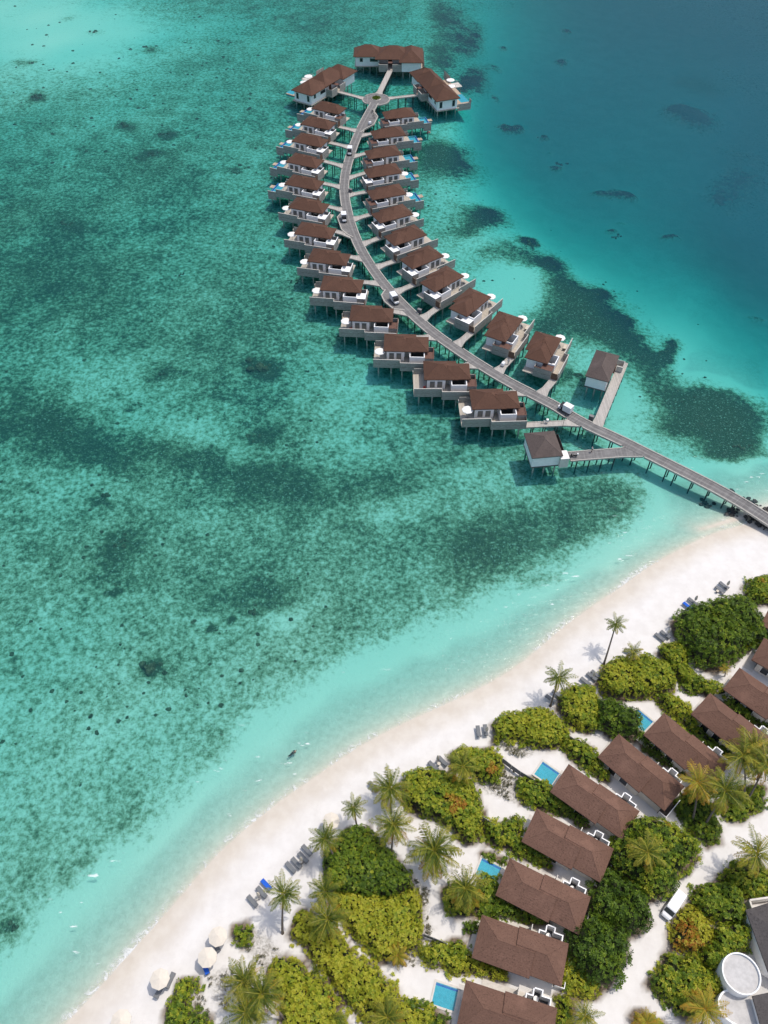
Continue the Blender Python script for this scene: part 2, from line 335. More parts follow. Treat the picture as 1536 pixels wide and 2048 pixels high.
# name, outline, height, tint, tint spread, kind, label
SHR=[
 ('V1',poly(c1,'925,400 970,355 1100,310 1250,262 1330,250 1430,300 1440,350 1500,420 1500,520 1400,560 1300,640 1200,690 1100,665 1030,600 965,490',2),4.0,.36,.12,'tree','large dark green thicket of rounded trees beside the beach at the upper right'),
 ('V2',poly(c1,'1392,170 1430,130 1536,112 1640,140 1640,280 1536,285 1450,290 1395,240'),2.0,.52,.14,'shrub','yellow green bush behind a timber fence in the uppermost beach corner'),
 ('V3',poly(c1,'848,600 890,540 960,530 1000,570 1010,680 1100,755 1250,815 1265,860 1130,858 1020,830 960,760 930,700 860,650'),2.0,.56,.14,'shrub','long green hedge curving along the slatted fence to a villa roof corner'),
 ('V4',poly(c1,'455,780 500,680 560,650 760,628 880,680 930,760 930,820 850,862 700,870 580,890 490,845'),3.0,.62,.14,'shrub','broad dome of yellow green shrubs beneath the tallest beach palm'),
 ('V5',poly(c1,'815,870 850,850 900,862 1010,920 1110,1080 1090,1105 1000,1040 880,950'),2.0,.56,.14,'shrub','narrow green hedge running between two villas behind the small square pool'),
 ('V6',poly(c1,'215,870 300,800 420,810 470,890 450,1078 390,1092 270,1030 218,945',1.5),2.4,.60,.13,'shrub','rounded yellow green shrub dome just behind a palm and two loungers'),
 ('V6b',poly(c1,'445,900 520,900 620,950 690,970 735,1060 700,1150 560,1105 455,1060',2),3.6,.30,.12,'tree','dark green tree beside the small square pool hidden behind a roof'),
 ('V7',poly(c2,'555,160 620,110 740,95 830,70 905,80 1000,150 1060,260 1040,295 920,332 860,320 700,270 640,290 560,280'),2.2,.64,.14,'shrub','shrub dome with bare grey twigs on its seaward edge above a bowed sand path'),
 ('V8',poly(c2,'1005,300 1120,268 1240,370 1330,510 1300,545 1180,465 1080,395'),1.8,.58,.14,'shrub','bright green hedge strip beside a roof and a fenced sand yard'),
 ('V9',poly(c2,'272,385 340,320 480,350 540,335 595,400 622,445 560,565 480,550 420,500 300,470'),2.2,.62,.16,'shrub','shrub with a rusty orange patch behind a pair of loungers'),
 ('V10',poly(ID,'805,1595 808,1560 835,1541 880,1547 919,1562 942,1570 961,1610 967,1640 955,1678 934,1690 910,1666 895,1648 856,1634 822,1622'),2.6,.58,.15,'shrub','large shrub dome with a rusty brown hollow between two sand paths'),
 ('V11',poly(c2,'700,560 730,525 840,535 960,600 1060,700 1200,830 1150,855 1040,765 900,745 760,690 705,620'),1.7,.42,.14,'shrub','dark green hedge along the wall of the villa with an open pool'),
 ('V12',poly(c2,'495,830 620,830 700,785 745,860 725,930 850,1000 940,1080 920,1125 780,1065 640,995 520,955'),1.8,.52,.15,'shrub','green hedge against the seaward roof end of a villa without pool'),
 ('V13a',poly(c4,'575,700 600,640 665,555 740,490 850,480 885,540 965,620 1040,715 1110,790 1120,850 1080,890 920,930 700,900 610,830'),2.8,.40,.13,'shrub','very large dark green shrub mound at the middle of the beach edge'),
 ('V13b',poly(c4,'630,900 720,890 920,915 1080,885 1125,850 1165,950 1182,1080 1180,1195 1100,1240 990,1300 900,1290 790,1160 705,1080'),2.0,.72,.14,'shrub','yellow green shrub mound with bare brown gaps below the largest dark mound'),
 ('V14',poly(c7,'828,235 850,140 895,108 960,170 1060,250 1150,330 1240,400 1320,470 1380,560 1480,600 1560,625 1560,700 1250,690 1150,625 1090,540 1000,420 905,300'),1.7,.74,.12,'shrub','long bright yellow hedge running diagonally to the bottom edge'),
 ('V15',poly(c7,'710,410 755,362 800,348 870,380 900,440 1000,470 1050,560 1065,640 1115,690 1110,760 800,760 780,620 770,540 720,470'),2.4,.68,.13,'shrub','rounded bright green shrub dome at the bottom between two sand paths'),
 ('V16',poly(c7,'200,612 240,550 262,460 330,452 352,500 312,560 302,620 400,660 415,760 160,760'),1.7,.48,.16,'shrub','olive shrub at the bottom left beside the beach umbrellas'),
 ('V17',poly(c7,'535,230 550,195 590,182 632,220 622,278 572,292'),1.4,.50,.1,'shrub','small round olive bush alone on a grey dune strip'),
 ('V18a',poly(c5,'385,440 470,380 600,440 612,590 480,592 400,550'),1.7,.58,.14,'shrub','low green shrub beneath a leaning palm beside the sand path bend'),
 ('V18b',poly(c5,'600,430 640,330 700,360 725,450 780,500 900,560 1030,630 960,645 860,612 700,600 605,585'),1.7,.44,.14,'shrub','dark hedge along the lower side of the villa whose pool a palm overhangs'),
 ('V20',poly(c5,'238,810 350,755 480,750 560,850 700,910 785,960 760,992 600,942 450,935 380,890 300,880'),1.6,.66,.14,'shrub','yellow green hedge below the dark fence rails near the second lowest villa'),
 ('V21',poly(c5,'1110,1000 1150,850 1190,880 1250,980 1350,1040 1330,1090 1250,1105 1120,1045'),1.6,.64,.14,'shrub','green bush strip at the gable end of the second lowest villa'),
 ('V22',poly(c5,'1065,1080 1110,1075 1170,1130 1180,1253 1150,1330 1080,1330 1090,1180'),1.6,.62,.14,'shrub','green bush at the right end of the lowest villa'),
 ('T1',poly(c6,'335,260 420,60 520,-10 700,-5 810,50 900,110 1000,190 1030,260 950,360 830,430 820,520 700,580 610,600 545,490 430,430 345,340',3),4.6,.46,.18,'tree','broad olive tree crown reaching over the sand road'),
 ('T2',poly(c6,'245,440 345,370 420,460 560,515 620,620 660,760 600,825 500,850 330,800 185,700 180,590',3),4.2,.30,.11,'tree','dark green tree beside the road, upper of two touching crowns'),
 ('T3',poly(c6,'60,790 180,720 330,790 480,850 490,1000 425,1100 400,1200 330,1262 200,1242 100,1130 22,1000 28,850',3),4.2,.27,.11,'tree','dark green tree beside the road, lower of two touching crowns'),
 ('V23a',poly(c6,'930,600 1000,522 1130,490 1250,480 1300,560 1340,680 1400,790 1200,800 1020,720'),2.4,.44,.14,'shrub','green bush behind the parked minibus right of the road'),
 ('V23b',poly(c6,'860,740 940,640 1020,730 1110,800 1100,960 960,1020 800,980 790,870'),2.2,.86,.14,'shrub','orange and yellow bush at the road bend'),
 ('V23c',poly(c6,'1110,810 1395,800 1412,870 1350,965 1290,1000 1195,1090 1190,1180 1050,1130 990,1030 1100,965'),2.4,.50,.14,'shrub','bright green bush beside the round white tower'),
 ('V23d',poly(c6,'640,1250 650,1190 720,1100 770,1010 960,1030 1040,1140 1185,1190 1195,1290 1080,1400 950,1480 860,1470 760,1360'),2.0,.54,.18,'shrub','mixed green and olive bush on the road fork corner'),
 ('V24',poly(c3,'1085,850 1200,870 1300,740 1400,690 1500,690 1495,830 1340,940 1240,972 1178,920'),1.3,.50,.14,'shrub','low green bed beneath leaning palms between two sand roads'),
 ('V25',poly(c3,'790,860 860,740 930,720 1000,770 1080,900 1160,1040 1130,1125 1040,1162 930,1060'),1.4,.42,.14,'shrub','green bed with two palms at the end of a villa with an open terrace'),
 ('V26',poly(c6,'1150,440 1320,330 1420,300 1545,420 1600,560 1545,590 1390,600 1320,560 1250,470'),1.3,.50,.16,'shrub','rough low green planting between the road and the grey service roof'),
 ('V27',poly(c1,'1240,860 1300,880 1440,985 1440,1030 1380,1020 1270,930'),1.6,.40,.14,'shrub','dark hedge squeezed between the two villas right of the small square pool'),
 ('V28',poly(c3,'515,270 600,320 1000,620 950,640 850,570 640,470 520,350'),1.5,.30,.12,'shrub','dark hedge in the gap left of the villa with a square pool'),
 ('V29',poly(c3,'1300,20 1400,80 1536,170 1640,260 1600,300 1440,190 1300,100'),1.5,.36,.14,'shrub','dark hedge along the highest fully visible villa'),
 ('V30',poly(c3,'880,180 990,250 1060,330 1240,420 1200,470 1090,400 960,290 880,230'),1.5,.36,.14,'shrub','dark hedge below the terrace of the villa with a palm on its roof'),
 ('V31',poly(c6,'540,1480 640,1468 700,1500 760,1560 500,1560'),1.1,.80,.16,'shrub','small orange green bed at the bottom edge in the road fork'),
 ('V32',poly(c1,'1440,410 1500,400 1540,440 1540,500 1470,560 1400,560'),1.6,.40,.14,'shrub','dark bush squeezed behind the thicket against the upper right roof'),
 ('V33',poly(c7,'1395,560 1480,600 1536,620 1600,650 1650,720 1536,720 1450,650'),1.4,.40,.14,'shrub','dark green hedge in front of the lowest pool'),
 ('V34',poly(c5,'625,212 650,205 780,245 770,285 700,262 640,238'),.9,.40,.1,'shrub','clipped green hedge between a pool and the sand terrace'),
 ('V35',poly(c5,'510,660 560,640 612,625 590,700 520,690'),.8,.36,.1,'shrub','small dark bush at the seaward roof end of the second lowest villa'),
]
# sparse dune plants on grey litter sand
DUNE=[('D1',poly(c7,'572,285 622,182 665,190 790,335 740,400 690,405 640,362'),'sparse grey dune plants between the small round bush and a shrub dome'),
 ('D2',poly(c7,'392,452 432,420 525,395 530,520 512,600 482,645 422,545'),'sparse grey dune plants left of the bottom palm cluster'),
 ('D3',poly(c7,'300,560 345,490 385,560 410,655 310,620'),'sparse grey dune plants behind the bottom left olive shrub'),
 ('D4',poly(c2,'440,540 560,565 620,440 700,470 760,680 640,670 530,640'),'patchy dune plants inside the angle of the dark timber fence'),
 ('D5',poly(c2,'560,285 700,275 860,325 800,390 720,395 620,330'),'dry dune plants on the lower side of the twiggy shrub dome'),
 ('D6',poly(c4,'1115,800 1180,800 1225,870 1215,980 1225,1080 1290,1130 1190,1140 1185,960'),'dry dune plants between the largest mound and the winding path'),
 ('D7',poly(c1,'1340,215 1380,150 1420,125 1400,235 1345,245'),'dry dune plants at the seaward end of the uppermost bush'),
 ('D8',poly(c5,'60,830 150,800 250,810 380,880 300,890 150,905 60,880'),'dry brown dune plants under two small palms near the dark fence rails')]
# ------------------------------------------------------------------ ground and water
shore_px=[(60,2130),(130,2048),(190,1985),(240,1928),(300,1862),(370,1782),(440,1703),(500,1650),(560,1602),(640,1547),(720,1492),(800,1450),(900,1404),(980,1365),(1050,1320),(1110,1268),(1170,1222),(1230,1182),(1300,1132),(1380,1088),(1440,1062),(1500,1046),(1560,1020),(1700,960)]
shore=[G(x,y,0) for x,y in shore_px]
shore=[(-400,-330)]+shore+[(500,260)]
shore=[tuple(p) for p in catmull(shore,3.0)]
landpoly=shore+[(4500,260),(4500,-3000),(-400,-3000)]
def axis(lo,hi,flo,fhi,fine,mid,far):
    a=list(np.arange(flo,fhi,fine)); b=[fhi]; st=mid
    while b[-1]<hi: b.append(b[-1]+mid)
    c=[flo]
    while c[-1]>lo: c.append(c[-1]-mid)
    e=[b[-1]]; st=mid
    while e[-1]<far: st*=1.5; e.append(e[-1]+st)
    g=[c[-1]]; st=mid
    while g[-1]>-far: st*=1.5; g.append(g[-1]-st)
    return np.array(g[:0:-1]+c[:0:-1]+a+b+e[1:])
AX=axis(-190,190,-56,84,.6,1.5,5000); AY=axis(0,410,12,112,.6,1.5,5000)
GX,GY=np.meshgrid(AX,AY); P=np.stack([GX.ravel(),GY.ravel()],1)
dsh=np.full(len(P),1e9)
near=(np.abs(P[:,0])<400)&(P[:,1]>-400)&(P[:,1]<700)
dsh[near]=pdist(P[near],shore,False)
far=~near; dsh[far]=pdist(P[far],shore[::12]+[shore[-1]],False)
sgn=np.where(pip(P,landpoly),1,-1); sdist=dsh*sgn
ppx,ppy=PX(P[:,0],P[:,1],-1.5)
rawx,rawy=ppx.copy(),ppy.copy()
_k=np.clip((ppy+300)/1500,.25,1)
ppx=ppx+_k*(26*wob(P,.07,21)+14*wob(P,.2,22)+8*wob(P,.55,23)); ppy=ppy+_k*(20*wob(P,.07,31)+12*wob(P,.2,32)+7*wob(P,.55,33))
def blob(px,py,rx,ry,a,rot=0):
    c,s=math.cos(R(rot)),math.sin(R(rot)); dx,dy=ppx-px,ppy-py
    u=(dx*c+dy*s)/rx; v=(-dx*s+dy*c)/ry
    return a*np.exp(-(u*u+v*v)*.7)
reef=np.full(len(P),.62)
BL=[(60,50,170,110,-.46),(180,90,100,50,-.2),(330,60,150,40,-.12),(560,60,200,60,-.06),(640,40,80,30,.16),(1230,420,260,260,-.55),(1040,572,75,45,-.3),(1000,480,50,25,-.2),(1150,230,200,170,-.45),(1450,600,160,200,-.5),(1400,100,200,150,-.4),(1130,60,150,80,-.4),
(755,1040,60,18,-.4),(562,1226,35,14,-.35),(510,1190,15,12,-.3),(405,1233,28,12,-.25),(760,780,130,90,-.22),(650,760,70,60,-.12),(1260,800,50,50,-.35),(1225,905,60,40,-.25),(1480,970,140,70,-.6),(1350,985,80,40,-.4,25),(500,330,90,90,-.1),(230,750,140,50,-.2,12),(330,860,110,35,-.28,20),(420,890,90,22,-.2,8),(150,950,130,45,-.2),(1000,960,100,30,-.12),(640,930,80,30,-.15),(250,230,200,40,-.12,-15),(520,480,200,110,-.05),(930,1010,120,40,-.12),
(250,885,250,42,.42,14),(100,850,160,50,.22),(470,935,120,30,.25,10),(640,985,150,40,.22,14),(110,560,150,80,.24),(60,440,120,120,.10),(280,330,140,30,.14,20),(350,430,160,50,.06),(140,190,90,40,.1),(500,650,110,60,.10),(420,760,90,60,.10),(560,800,70,40,.08),(1095,1045,140,55,.26,-12),(960,1115,90,45,.28,-15),(820,975,90,30,.2),(1215,975,70,30,.3),
(520,1170,60,40,.34),(440,1180,80,30,.15),(240,1085,40,26,.45),(225,1140,60,30,.2),(208,985,16,10,.5),(517,728,17,11,.9),(505,868,18,12,.4),(320,742,26,10,.3),(275,803,8,6,.4),(303,1335,16,12,.9),(470,1233,6,6,.6),(435,1258,7,6,.7),(235,1166,8,6,.6),(345,1330,50,26,.2),
(355,1590,90,40,.27,-35),(270,1660,60,35,.15,-25),(130,1750,60,30,.2),(20,1850,20,18,.4),(420,1490,60,30,.2,-40),(200,1580,90,60,.08),(75,193,11,7,.8),(250,248,16,9,.4),(300,305,24,9,.4),(325,266,14,7,.4),(300,100,10,6,.4),(185,68,16,6,.35),(470,342,14,5,.4),(130,445,24,10,.3),(60,125,24,7,.35),(130,35,12,5,.3),
(905,318,55,26,1.0),(870,295,30,16,.6),(960,425,38,22,.75),(1000,445,40,22,.7),(930,455,40,20,.4),(1060,478,20,9,.8),(1010,505,45,22,.7),(1075,510,45,20,.8),(1115,525,34,22,.8),(1140,560,45,26,.85),(1180,585,40,26,.8),(1130,610,60,30,.55),(1200,620,50,30,.9),(1235,655,40,26,.9),(1270,680,40,26,.8),(1160,670,50,24,.35),(1310,720,50,30,.85),(1345,770,50,28,.85),(1402,802,45,24,.85),(1475,735,60,30,-.6),(1400,730,40,20,-.5),(1450,815,45,28,.85),(1400,830,70,30,.8),(1450,860,45,30,.7),(1325,835,40,24,.5),(1330,700,16,10,.6),(1480,895,40,18,.75),(1525,900,20,12,.7),(1440,895,50,22,.5),(1100,640,60,26,.3),(1200,755,14,10,.5),(1155,745,18,11,.5),(1110,655,24,12,.4),
(900,30,30,26,.55),(930,85,26,26,.6),(950,145,28,20,.85),(960,60,20,26,.4),(930,165,30,14,.7),(880,110,24,30,.4),(990,120,16,8,.5),
(1375,178,50,24,1.25),(1415,192,40,16,1.0),(1355,172,28,16,.6),(1132,84,19,9,1.2),(1137,27,13,5,1),(1013,78,9,4,.9),(1240,340,34,12,1.0),(1265,352,24,10,.9),(1215,342,18,9,.8),(1466,325,52,24,1.1),(1128,283,17,7,1.1),(1018,224,20,8,1.1),(1040,222,14,5,.6),(1091,232,12,5,1),(1113,257,8,5,.7),(990,172,9,4,.6),(1243,436,13,7,1),(1257,414,11,4,.7),(1356,433,10,7,.9),(1374,430,9,6,.9),(1298,213,7,4,.6),(1237,188,7,4,.4),(1415,420,8,4,.4),(1490,240,50,10,.5,10),(1510,285,40,18,.7),(1500,100,60,18,.5,15),(1430,110,50,10,.4,20),(1395,64,30,5,.35),(1530,600,18,10,.7),(1198,578,14,8,.5)]
for b in BL:
    b=list(b)
    if b[4]>0 and b[2]>=30 and not (b[0]>840 and b[1]<930): b[4]*=.56
    if b[4]>0 and b[0]>840 and b[1]<930 and b[2]>24: b[4]*=.66
    if b[4]<0 and b[0]<840 and b[1]>120: b[4]*=.7
    reef+=blob(*b)
_t=np.clip((ppy-1000)/550,0,1); reef-=.17*_t*_t*(3-2*_t)
# sand fringe along the shore
fr=np.clip((-sdist-4.0-2.0*wob(P,.06,3)-.8*wob(P,.4,4))/13,0,1)
reef=reef*fr-(1-fr)*.35
reef+=blob(1095,1040,130,50,.05,-12)+blob(1110,1165,30,14,.35)+blob(280,1660,60,30,.12,-30)
# bathymetry: reef flat, then a slope to blue water at the upper right
e=np.clip(-sdist,0,None)
CP=[(1300,600,2.0),(1460,750,.8),(970,270,3.6),(1120,440,3.8),(1500,450,11),(1048,68,4.1),(1240,400,6.3),(1440,120,9.6),(1508,208,12),(1060,200,7.0),(1350,300,8.5),(1250,560,2.5),(1536,0,13),(1530,620,5.5),(1400,560,4),(1200,520,2.6),(1000,350,2.6),(980,150,3.4),(960,30,1.6),(1250,20,8.5),(1200,200,8),
(900,250,0),(880,330,0),(955,470,0),(1080,545,0),(1180,640,0),(1300,740,0),(1400,820,.2),(1520,900,.2),(1536,800,1.0),(870,80,0),(850,-40,.3),(760,200,0),(0,0,0),(0,600,0),(0,1200,0),(400,300,0),(400,900,0),(600,-60,0),(800,1000,0),(1200,1000,0),(1536,1000,0),(700,600,0),(950,640,0),(1100,780,0),(-300,300,0),(300,-200,0),(1300,-200,10),(1800,200,14),(1800,700,8),(1800,950,2)]
CPa=np.array(CP,float); _n=len(CPa)
def _tp(d2): return .5*d2*np.log(d2+1e-9)
_q=CPa[:,:2]/500; _A=np.zeros((_n+3,_n+3)); _A[:_n,:_n]=_tp(((_q[:,None]-_q[None])**2).sum(2))+np.eye(_n)*.004; _A[:_n,_n]=1; _A[:_n,_n+1:]=_q; _A[_n:,:_n]=_A[:_n,_n:].T
_w=np.linalg.solve(_A,np.append(CPa[:,2],[0,0,0]))
rx_=np.clip(.75*rawx+.25*ppx,-400,1900)/500; ry_=np.clip(.75*rawy+.25*ppy,-250,1100)/500
deepm=_w[_n]+_w[_n+1]*rx_+_w[_n+2]*ry_
for _i in range(_n): deepm+=_w[_i]*_tp((rx_-_q[_i,0])**2+(ry_-_q[_i,1])**2)
deepm=np.clip(deepm,0,14)*np.clip((1080-rawy)/60,0,1)
deepm=np.where((near)&(P[:,1]>-40),deepm,np.where(P[:,0]>0,12,1.0)); deep=deepm/12.5
vis=(near)&(P[:,1]>-40)
# a shallow tongue keeps the jetty side bright
depth=2.1*(1-np.exp(-e/6.5))+.2*(1-np.exp(-e/45.0))+deepm+.12*wob(P,.12,5)*np.clip(e/15,0,1)
depth-=3.2*np.clip(deep,0,.75)*np.clip((reef-.2)/.8,0,1)
depth-=.55*np.clip(reef-.75,0,.6)*np.clip(e/12,0,1)
topl=blob(60,50,230,130,1.15); depth-=np.where(vis,topl,0)
land=np.clip(sdist,0,None); zl=LAND*(1-np.exp(-land/6.5))+.035*wob(P,.5,8)*np.clip(land/8,0,1)
Z=np.where(sdist<0,-np.clip(depth,.0,None),zl)
soil=np.zeros(len(P)); litter=np.zeros(len(P))
fm=(P[:,0]>-60)&(P[:,0]<90)&(P[:,1]>8)&(P[:,1]<115)
def mask(pl,grow):
    b=np.array(pl); q=fm&(P[:,0]>b[:,0].min()-2)&(P[:,0]<b[:,0].max()+2)&(P[:,1]>b[:,1].min()-2)&(P[:,1]<b[:,1].max()+2)
    idx=np.where(q)[0]; d=pdist(P[idx],pl)*np.where(pip(P[idx],pl),1,-1)
    return idx,np.clip((d+grow+.35*wob(P[idx],1.3,77))/.5,0,1)
for s_ in SHR:
    i,mv=mask(s_[1],.75); soil[i]=np.maximum(soil[i],mv)
for s_ in DUNE:
    i,mv=mask(s_[1],.2); litter[i]=np.maximum(litter[i],mv)
nx,ny=len(AX),len(AY); I=np.arange(nx*ny).reshape(ny,nx)
quads=np.stack([I[:-1,:-1].ravel(),I[:-1,1:].ravel(),I[1:,1:].ravel(),I[1:,:-1].ravel()],1)
def groundmat():
    N=NT('sand_and_reef'); pos=N.coord(); reefa=N.attr('reef'); sh=N.attr('shore'); so_=N.attr('soil'); li=N.attr('litter')
    n1=N.noise(pos,.16,5,.62,.4); n2=N.noise(pos,.95,5,.74,.12); n3=N.noise(pos,2.1,3,.7); n4=N.noise(pos,.045,3,.5)
    # reef rubble cover
    a=N.math('ADD',reefa,N.math('MULTIPLY',N.math('SUBTRACT',n1,.5),.55)); a=N.math('ADD',a,N.math('MULTIPLY',N.math('SUBTRACT',n2,.5),1.4)); a=N.math('ADD',a,N.math('MULTIPLY',N.math('SUBTRACT',n4,.5),.15))
    cover=N.mr(a,.20,.95,0,1)
    sandw=N.mix(N.mr(n3,.3,.7),(.60,.57,.47),(.72,.69,.58))
    col=N.ramp(cover,[(0,(.68,.65,.53)),(.3,(.44,.44,.32)),(.55,(.25,.275,.17)),(.8,(.11,.138,.076)),(1,(.05,.068,.040))])
    col=N.mix(N.math('MULTIPLY',N.mr(n3,.56,.68),N.math('MULTIPLY',N.mr(reefa,.2,.5),.6)),col,(.52,.53,.40))
    col=N.mix(N.math('MULTIPLY',N.mr(n3,.44,.32),N.math('MULTIPLY',N.mr(reefa,.1,.5),.5)),col,(.055,.07,.045))
    col=N.mix(N.mr(reefa,.05,-.2),col,N.mix(N.mr(sh,-70,-30),sandw,N.mix(N.mr(n2,.3,.7),(.50,.465,.38),(.60,.56,.465))))
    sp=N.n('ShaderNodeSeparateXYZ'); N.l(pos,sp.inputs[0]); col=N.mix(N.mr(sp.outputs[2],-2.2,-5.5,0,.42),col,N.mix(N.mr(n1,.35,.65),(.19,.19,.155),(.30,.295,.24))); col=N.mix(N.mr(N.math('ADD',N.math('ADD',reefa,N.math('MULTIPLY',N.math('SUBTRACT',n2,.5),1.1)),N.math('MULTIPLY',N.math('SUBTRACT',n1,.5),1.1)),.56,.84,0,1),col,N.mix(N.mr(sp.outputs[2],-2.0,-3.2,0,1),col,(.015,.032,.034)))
    # dry beach
    d1=N.noise(pos,.5,5,.6); d2=N.noise(pos,6,3,.6); dd=N.math('ADD',sh,N.math('MULTIPLY',N.math('SUBTRACT',N.noise(pos,.22,4),.5),3.5))
    dry=N.mix(N.mr(d1,.3,.7),(.655,.622,.58),(.715,.685,.645)); dry=N.mix(N.math('MULTIPLY',N.mr(d2,.55,.75),.12),dry,(.5,.45,.4)); dry=N.mix(N.math('MULTIPLY',N.mr(N.noise(pos,2.3,4,.8),.54,.68),N.mr(N.noise(pos,.13,3),.4,.6,.0,.2)),dry,(.47,.44,.40))
    wet=N.mix(N.mr(d1,.3,.7),(.55,.485,.40),(.61,.55,.465))
    beach=N.mix(N.mr(dd,.3,6.0),wet,dry)
    sf=N.noise(pos,1.6,4,.75); soilc=N.mix(N.mr(sf,.3,.7),(.075,.055,.035),(.24,.18,.125))
    beach=N.mix(N.math('MULTIPLY',so_,N.mr(sf,.2,.4,.75,1)),beach,soilc)
    lf=N.noise(pos,1.4,5,.8); beach=N.mix(N.math('MULTIPLY',li,.8),beach,N.mix(N.mr(N.noise(pos,2.6,4,.75),.36,.58),(.17,.15,.115),N.mix(N.mr(lf,.35,.6),(.40,.37,.32),(.64,.61,.56))))
    isl=N.mr(sh,-.6,.4); c=N.mix(isl,col,beach)
    h=N.math('ADD',N.math('MULTIPLY',n2,.6),N.math('MULTIPLY',n3,.4)); bm=N.n('ShaderNodeBump'); bm.inputs['Distance'].default_value=.35; N.l(h,bm.inputs['Height']); N.l(N.mr(sh,-6,0,.6,.06),bm.inputs['Strength'])
    return N.surf(N.bsdf(c,.95,.1,bm.outputs[0]))
gm=groundmat()
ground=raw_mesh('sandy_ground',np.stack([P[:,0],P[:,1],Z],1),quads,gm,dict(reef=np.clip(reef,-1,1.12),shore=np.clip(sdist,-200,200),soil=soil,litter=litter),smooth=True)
tag(ground,'white coral sand beach running down into the shallow reef flat','ground',kind='structure')
def watermat():
    N=NT('sea_water'); pos=N.coord(); sh=N.attr('shore')
    w1=N.noise(N.mapping(pos,(.55,1.3,1),(0,0,R(-18))),.55,4,.62,.5); w2=N.noise(N.mapping(pos,(.8,1.3,1),(0,0,R(12))),1.9,3,.6)
    h=N.math('ADD',w1,N.math('MULTIPLY',w2,.35)); b=N.bump(h,.38,.5)
    t=N.n('ShaderNodeBsdfTransparent'); t.inputs[0].default_value=(.985,1,1,1)
    g=N.n('ShaderNodeBsdfGlossy'); g.inputs['Roughness'].default_value=.09; N.l(b,g.inputs['Normal'])
    f=N.n('ShaderNodeFresnel'); f.inputs[0].default_value=1.33; N.l(b,f.inputs['Normal'])
    m=N.n('ShaderNodeMixShader'); N.l(N.math('MULTIPLY',f.outputs[0],.5),m.inputs[0]); N.l(t.outputs[0],m.inputs[1]); N.l(g.outputs[0],m.inputs[2])
    # surface diffuse colour stands in for light scattered back by deep water
    bs=N.n('ShaderNodeBsdfDiffuse'); bs.inputs[0].default_value=(.05,.52,.72,1)
    m0=N.n('ShaderNodeMixShader'); dw=N.math('MULTIPLY',N.mr(N.attr('depth'),.5,13,0,1,False),.095); N.l(N.math('ADD',dw,.016),m0.inputs[0]); N.l(m.outputs[0],m0.inputs[1]); N.l(bs.outputs[0],m0.inputs[2])
    # foam along the swash line
    fn=N.noise(N.mapping(pos,(1,1,1)),.9,5,.75,1.0); fb=N.noise(pos,.07,2)
    lip=N.math('MULTIPLY',N.mr(sh,-1.5,-.15,0,.7),N.mr(N.math('ADD',fn,N.math('MULTIPLY',N.math('SUBTRACT',fb,.5),.7)),.50,.66))
    # small breaking crests a few metres out
    cr_=N.noise(N.mapping(pos,(.35,1.6,1),(0,0,R(-43))),.75,3,.6); bz=N.math('MULTIPLY',N.mr(sh,-16,-9),N.mr(sh,-1,-3))
    crest=N.math('MULTIPLY',N.math('MULTIPLY',bz,N.mr(cr_,.65,.71)),N.mr(N.noise(pos,.05,2),.48,.6))
    ff=N.math('MINIMUM',N.math('ADD',lip,crest),.85)
    fd=N.n('ShaderNodeBsdfDiffuse'); fd.inputs[0].default_value=(.82,.82,.80,1)
    m2=N.n('ShaderNodeMixShader'); N.l(ff,m2.inputs[0]); N.l(m0.outputs[0],m2.inputs[1]); N.l(fd.outputs[0],m2.inputs[2])
    va=N.n('ShaderNodeVolumeAbsorption'); va.inputs['Color'].default_value=(.45,.889,.903,1); va.inputs['Density'].default_value=.5
    N.l(va.outputs[0],N.out.inputs['Volume'])
    return N.surf(m2.outputs[0])
wm=watermat()
top=np.stack([P[:,0],P[:,1],np.zeros(len(P))],1)
bo=len(top); cor=np.array([(AX[0],AY[0],-60),(AX[-1],AY[0],-60),(AX[-1],AY[-1],-60),(AX[0],AY[-1],-60)])
WV=np.vstack([top,cor]); sides=[]
water_faces=quads
water=raw_mesh('sea_water',WV,water_faces,wm,dict(shore=np.append(np.clip(sdist,-200,200),[0]*4),depth=np.append(np.clip(depth,0,30),[0]*4)),smooth=True)
import bmesh
bmw=bmesh.new(); bmw.from_mesh(water.data); bmw.verts.ensure_lookup_table(); c_=[bmw.verts[bo+i] for i in range(4)]
edge=[[I[0,j] for j in range(nx)],[I[i,-1] for i in range(ny)],[I[-1,j] for j in range(nx-1,-1,-1)],[I[i,0] for i in range(ny-1,-1,-1)]]
for k in range(4): bmw.faces.new([c_[k],c_[(k+1)%4]]+[bmw.verts[int(v)] for v in edge[k][::-1]])
bmw.faces.new(c_[::-1]); bmw.to_mesh(water.data); bmw.free()
tag(water,'clear turquoise lagoon water deepening to blue at the upper right','sea',kind='structure')

# coral heads and rubble lumps on the reef flat
def seabed(x,y): return Z[int(np.clip(np.searchsorted(AY,y),0,ny-1))*nx+int(np.clip(np.searchsorted(AX,x),0,nx-1))]
cv=[];cf=[]
def lump(x,y,r,h,rs):
    z0=seabed(x,y)-.1; o=len(cv); n=9
    for k,(q,hh) in enumerate(((1,0),(.92,.5),(.55,.9))):
        for i in range(n):
            a=2*math.pi*i/n+k*.3; rr=r*q*rs.uniform(.65,1.25); cv.append((x+rr*math.cos(a),y+rr*math.sin(a),min(z0+h*hh*rs.uniform(.75,1.2),-.25)))
    cv.append((x,y,min(z0+h,-.2)))
    for k in range(2):
        for i in range(n): cf.append((o+k*n+i,o+k*n+(i+1)%n,o+(k+1)*n+(i+1)%n,o+(k+1)*n+i))
    for i in range(n): cf.append((o+2*n+i,o+2*n+(i+1)%n,o+3*n))
rs=random.Random(5)
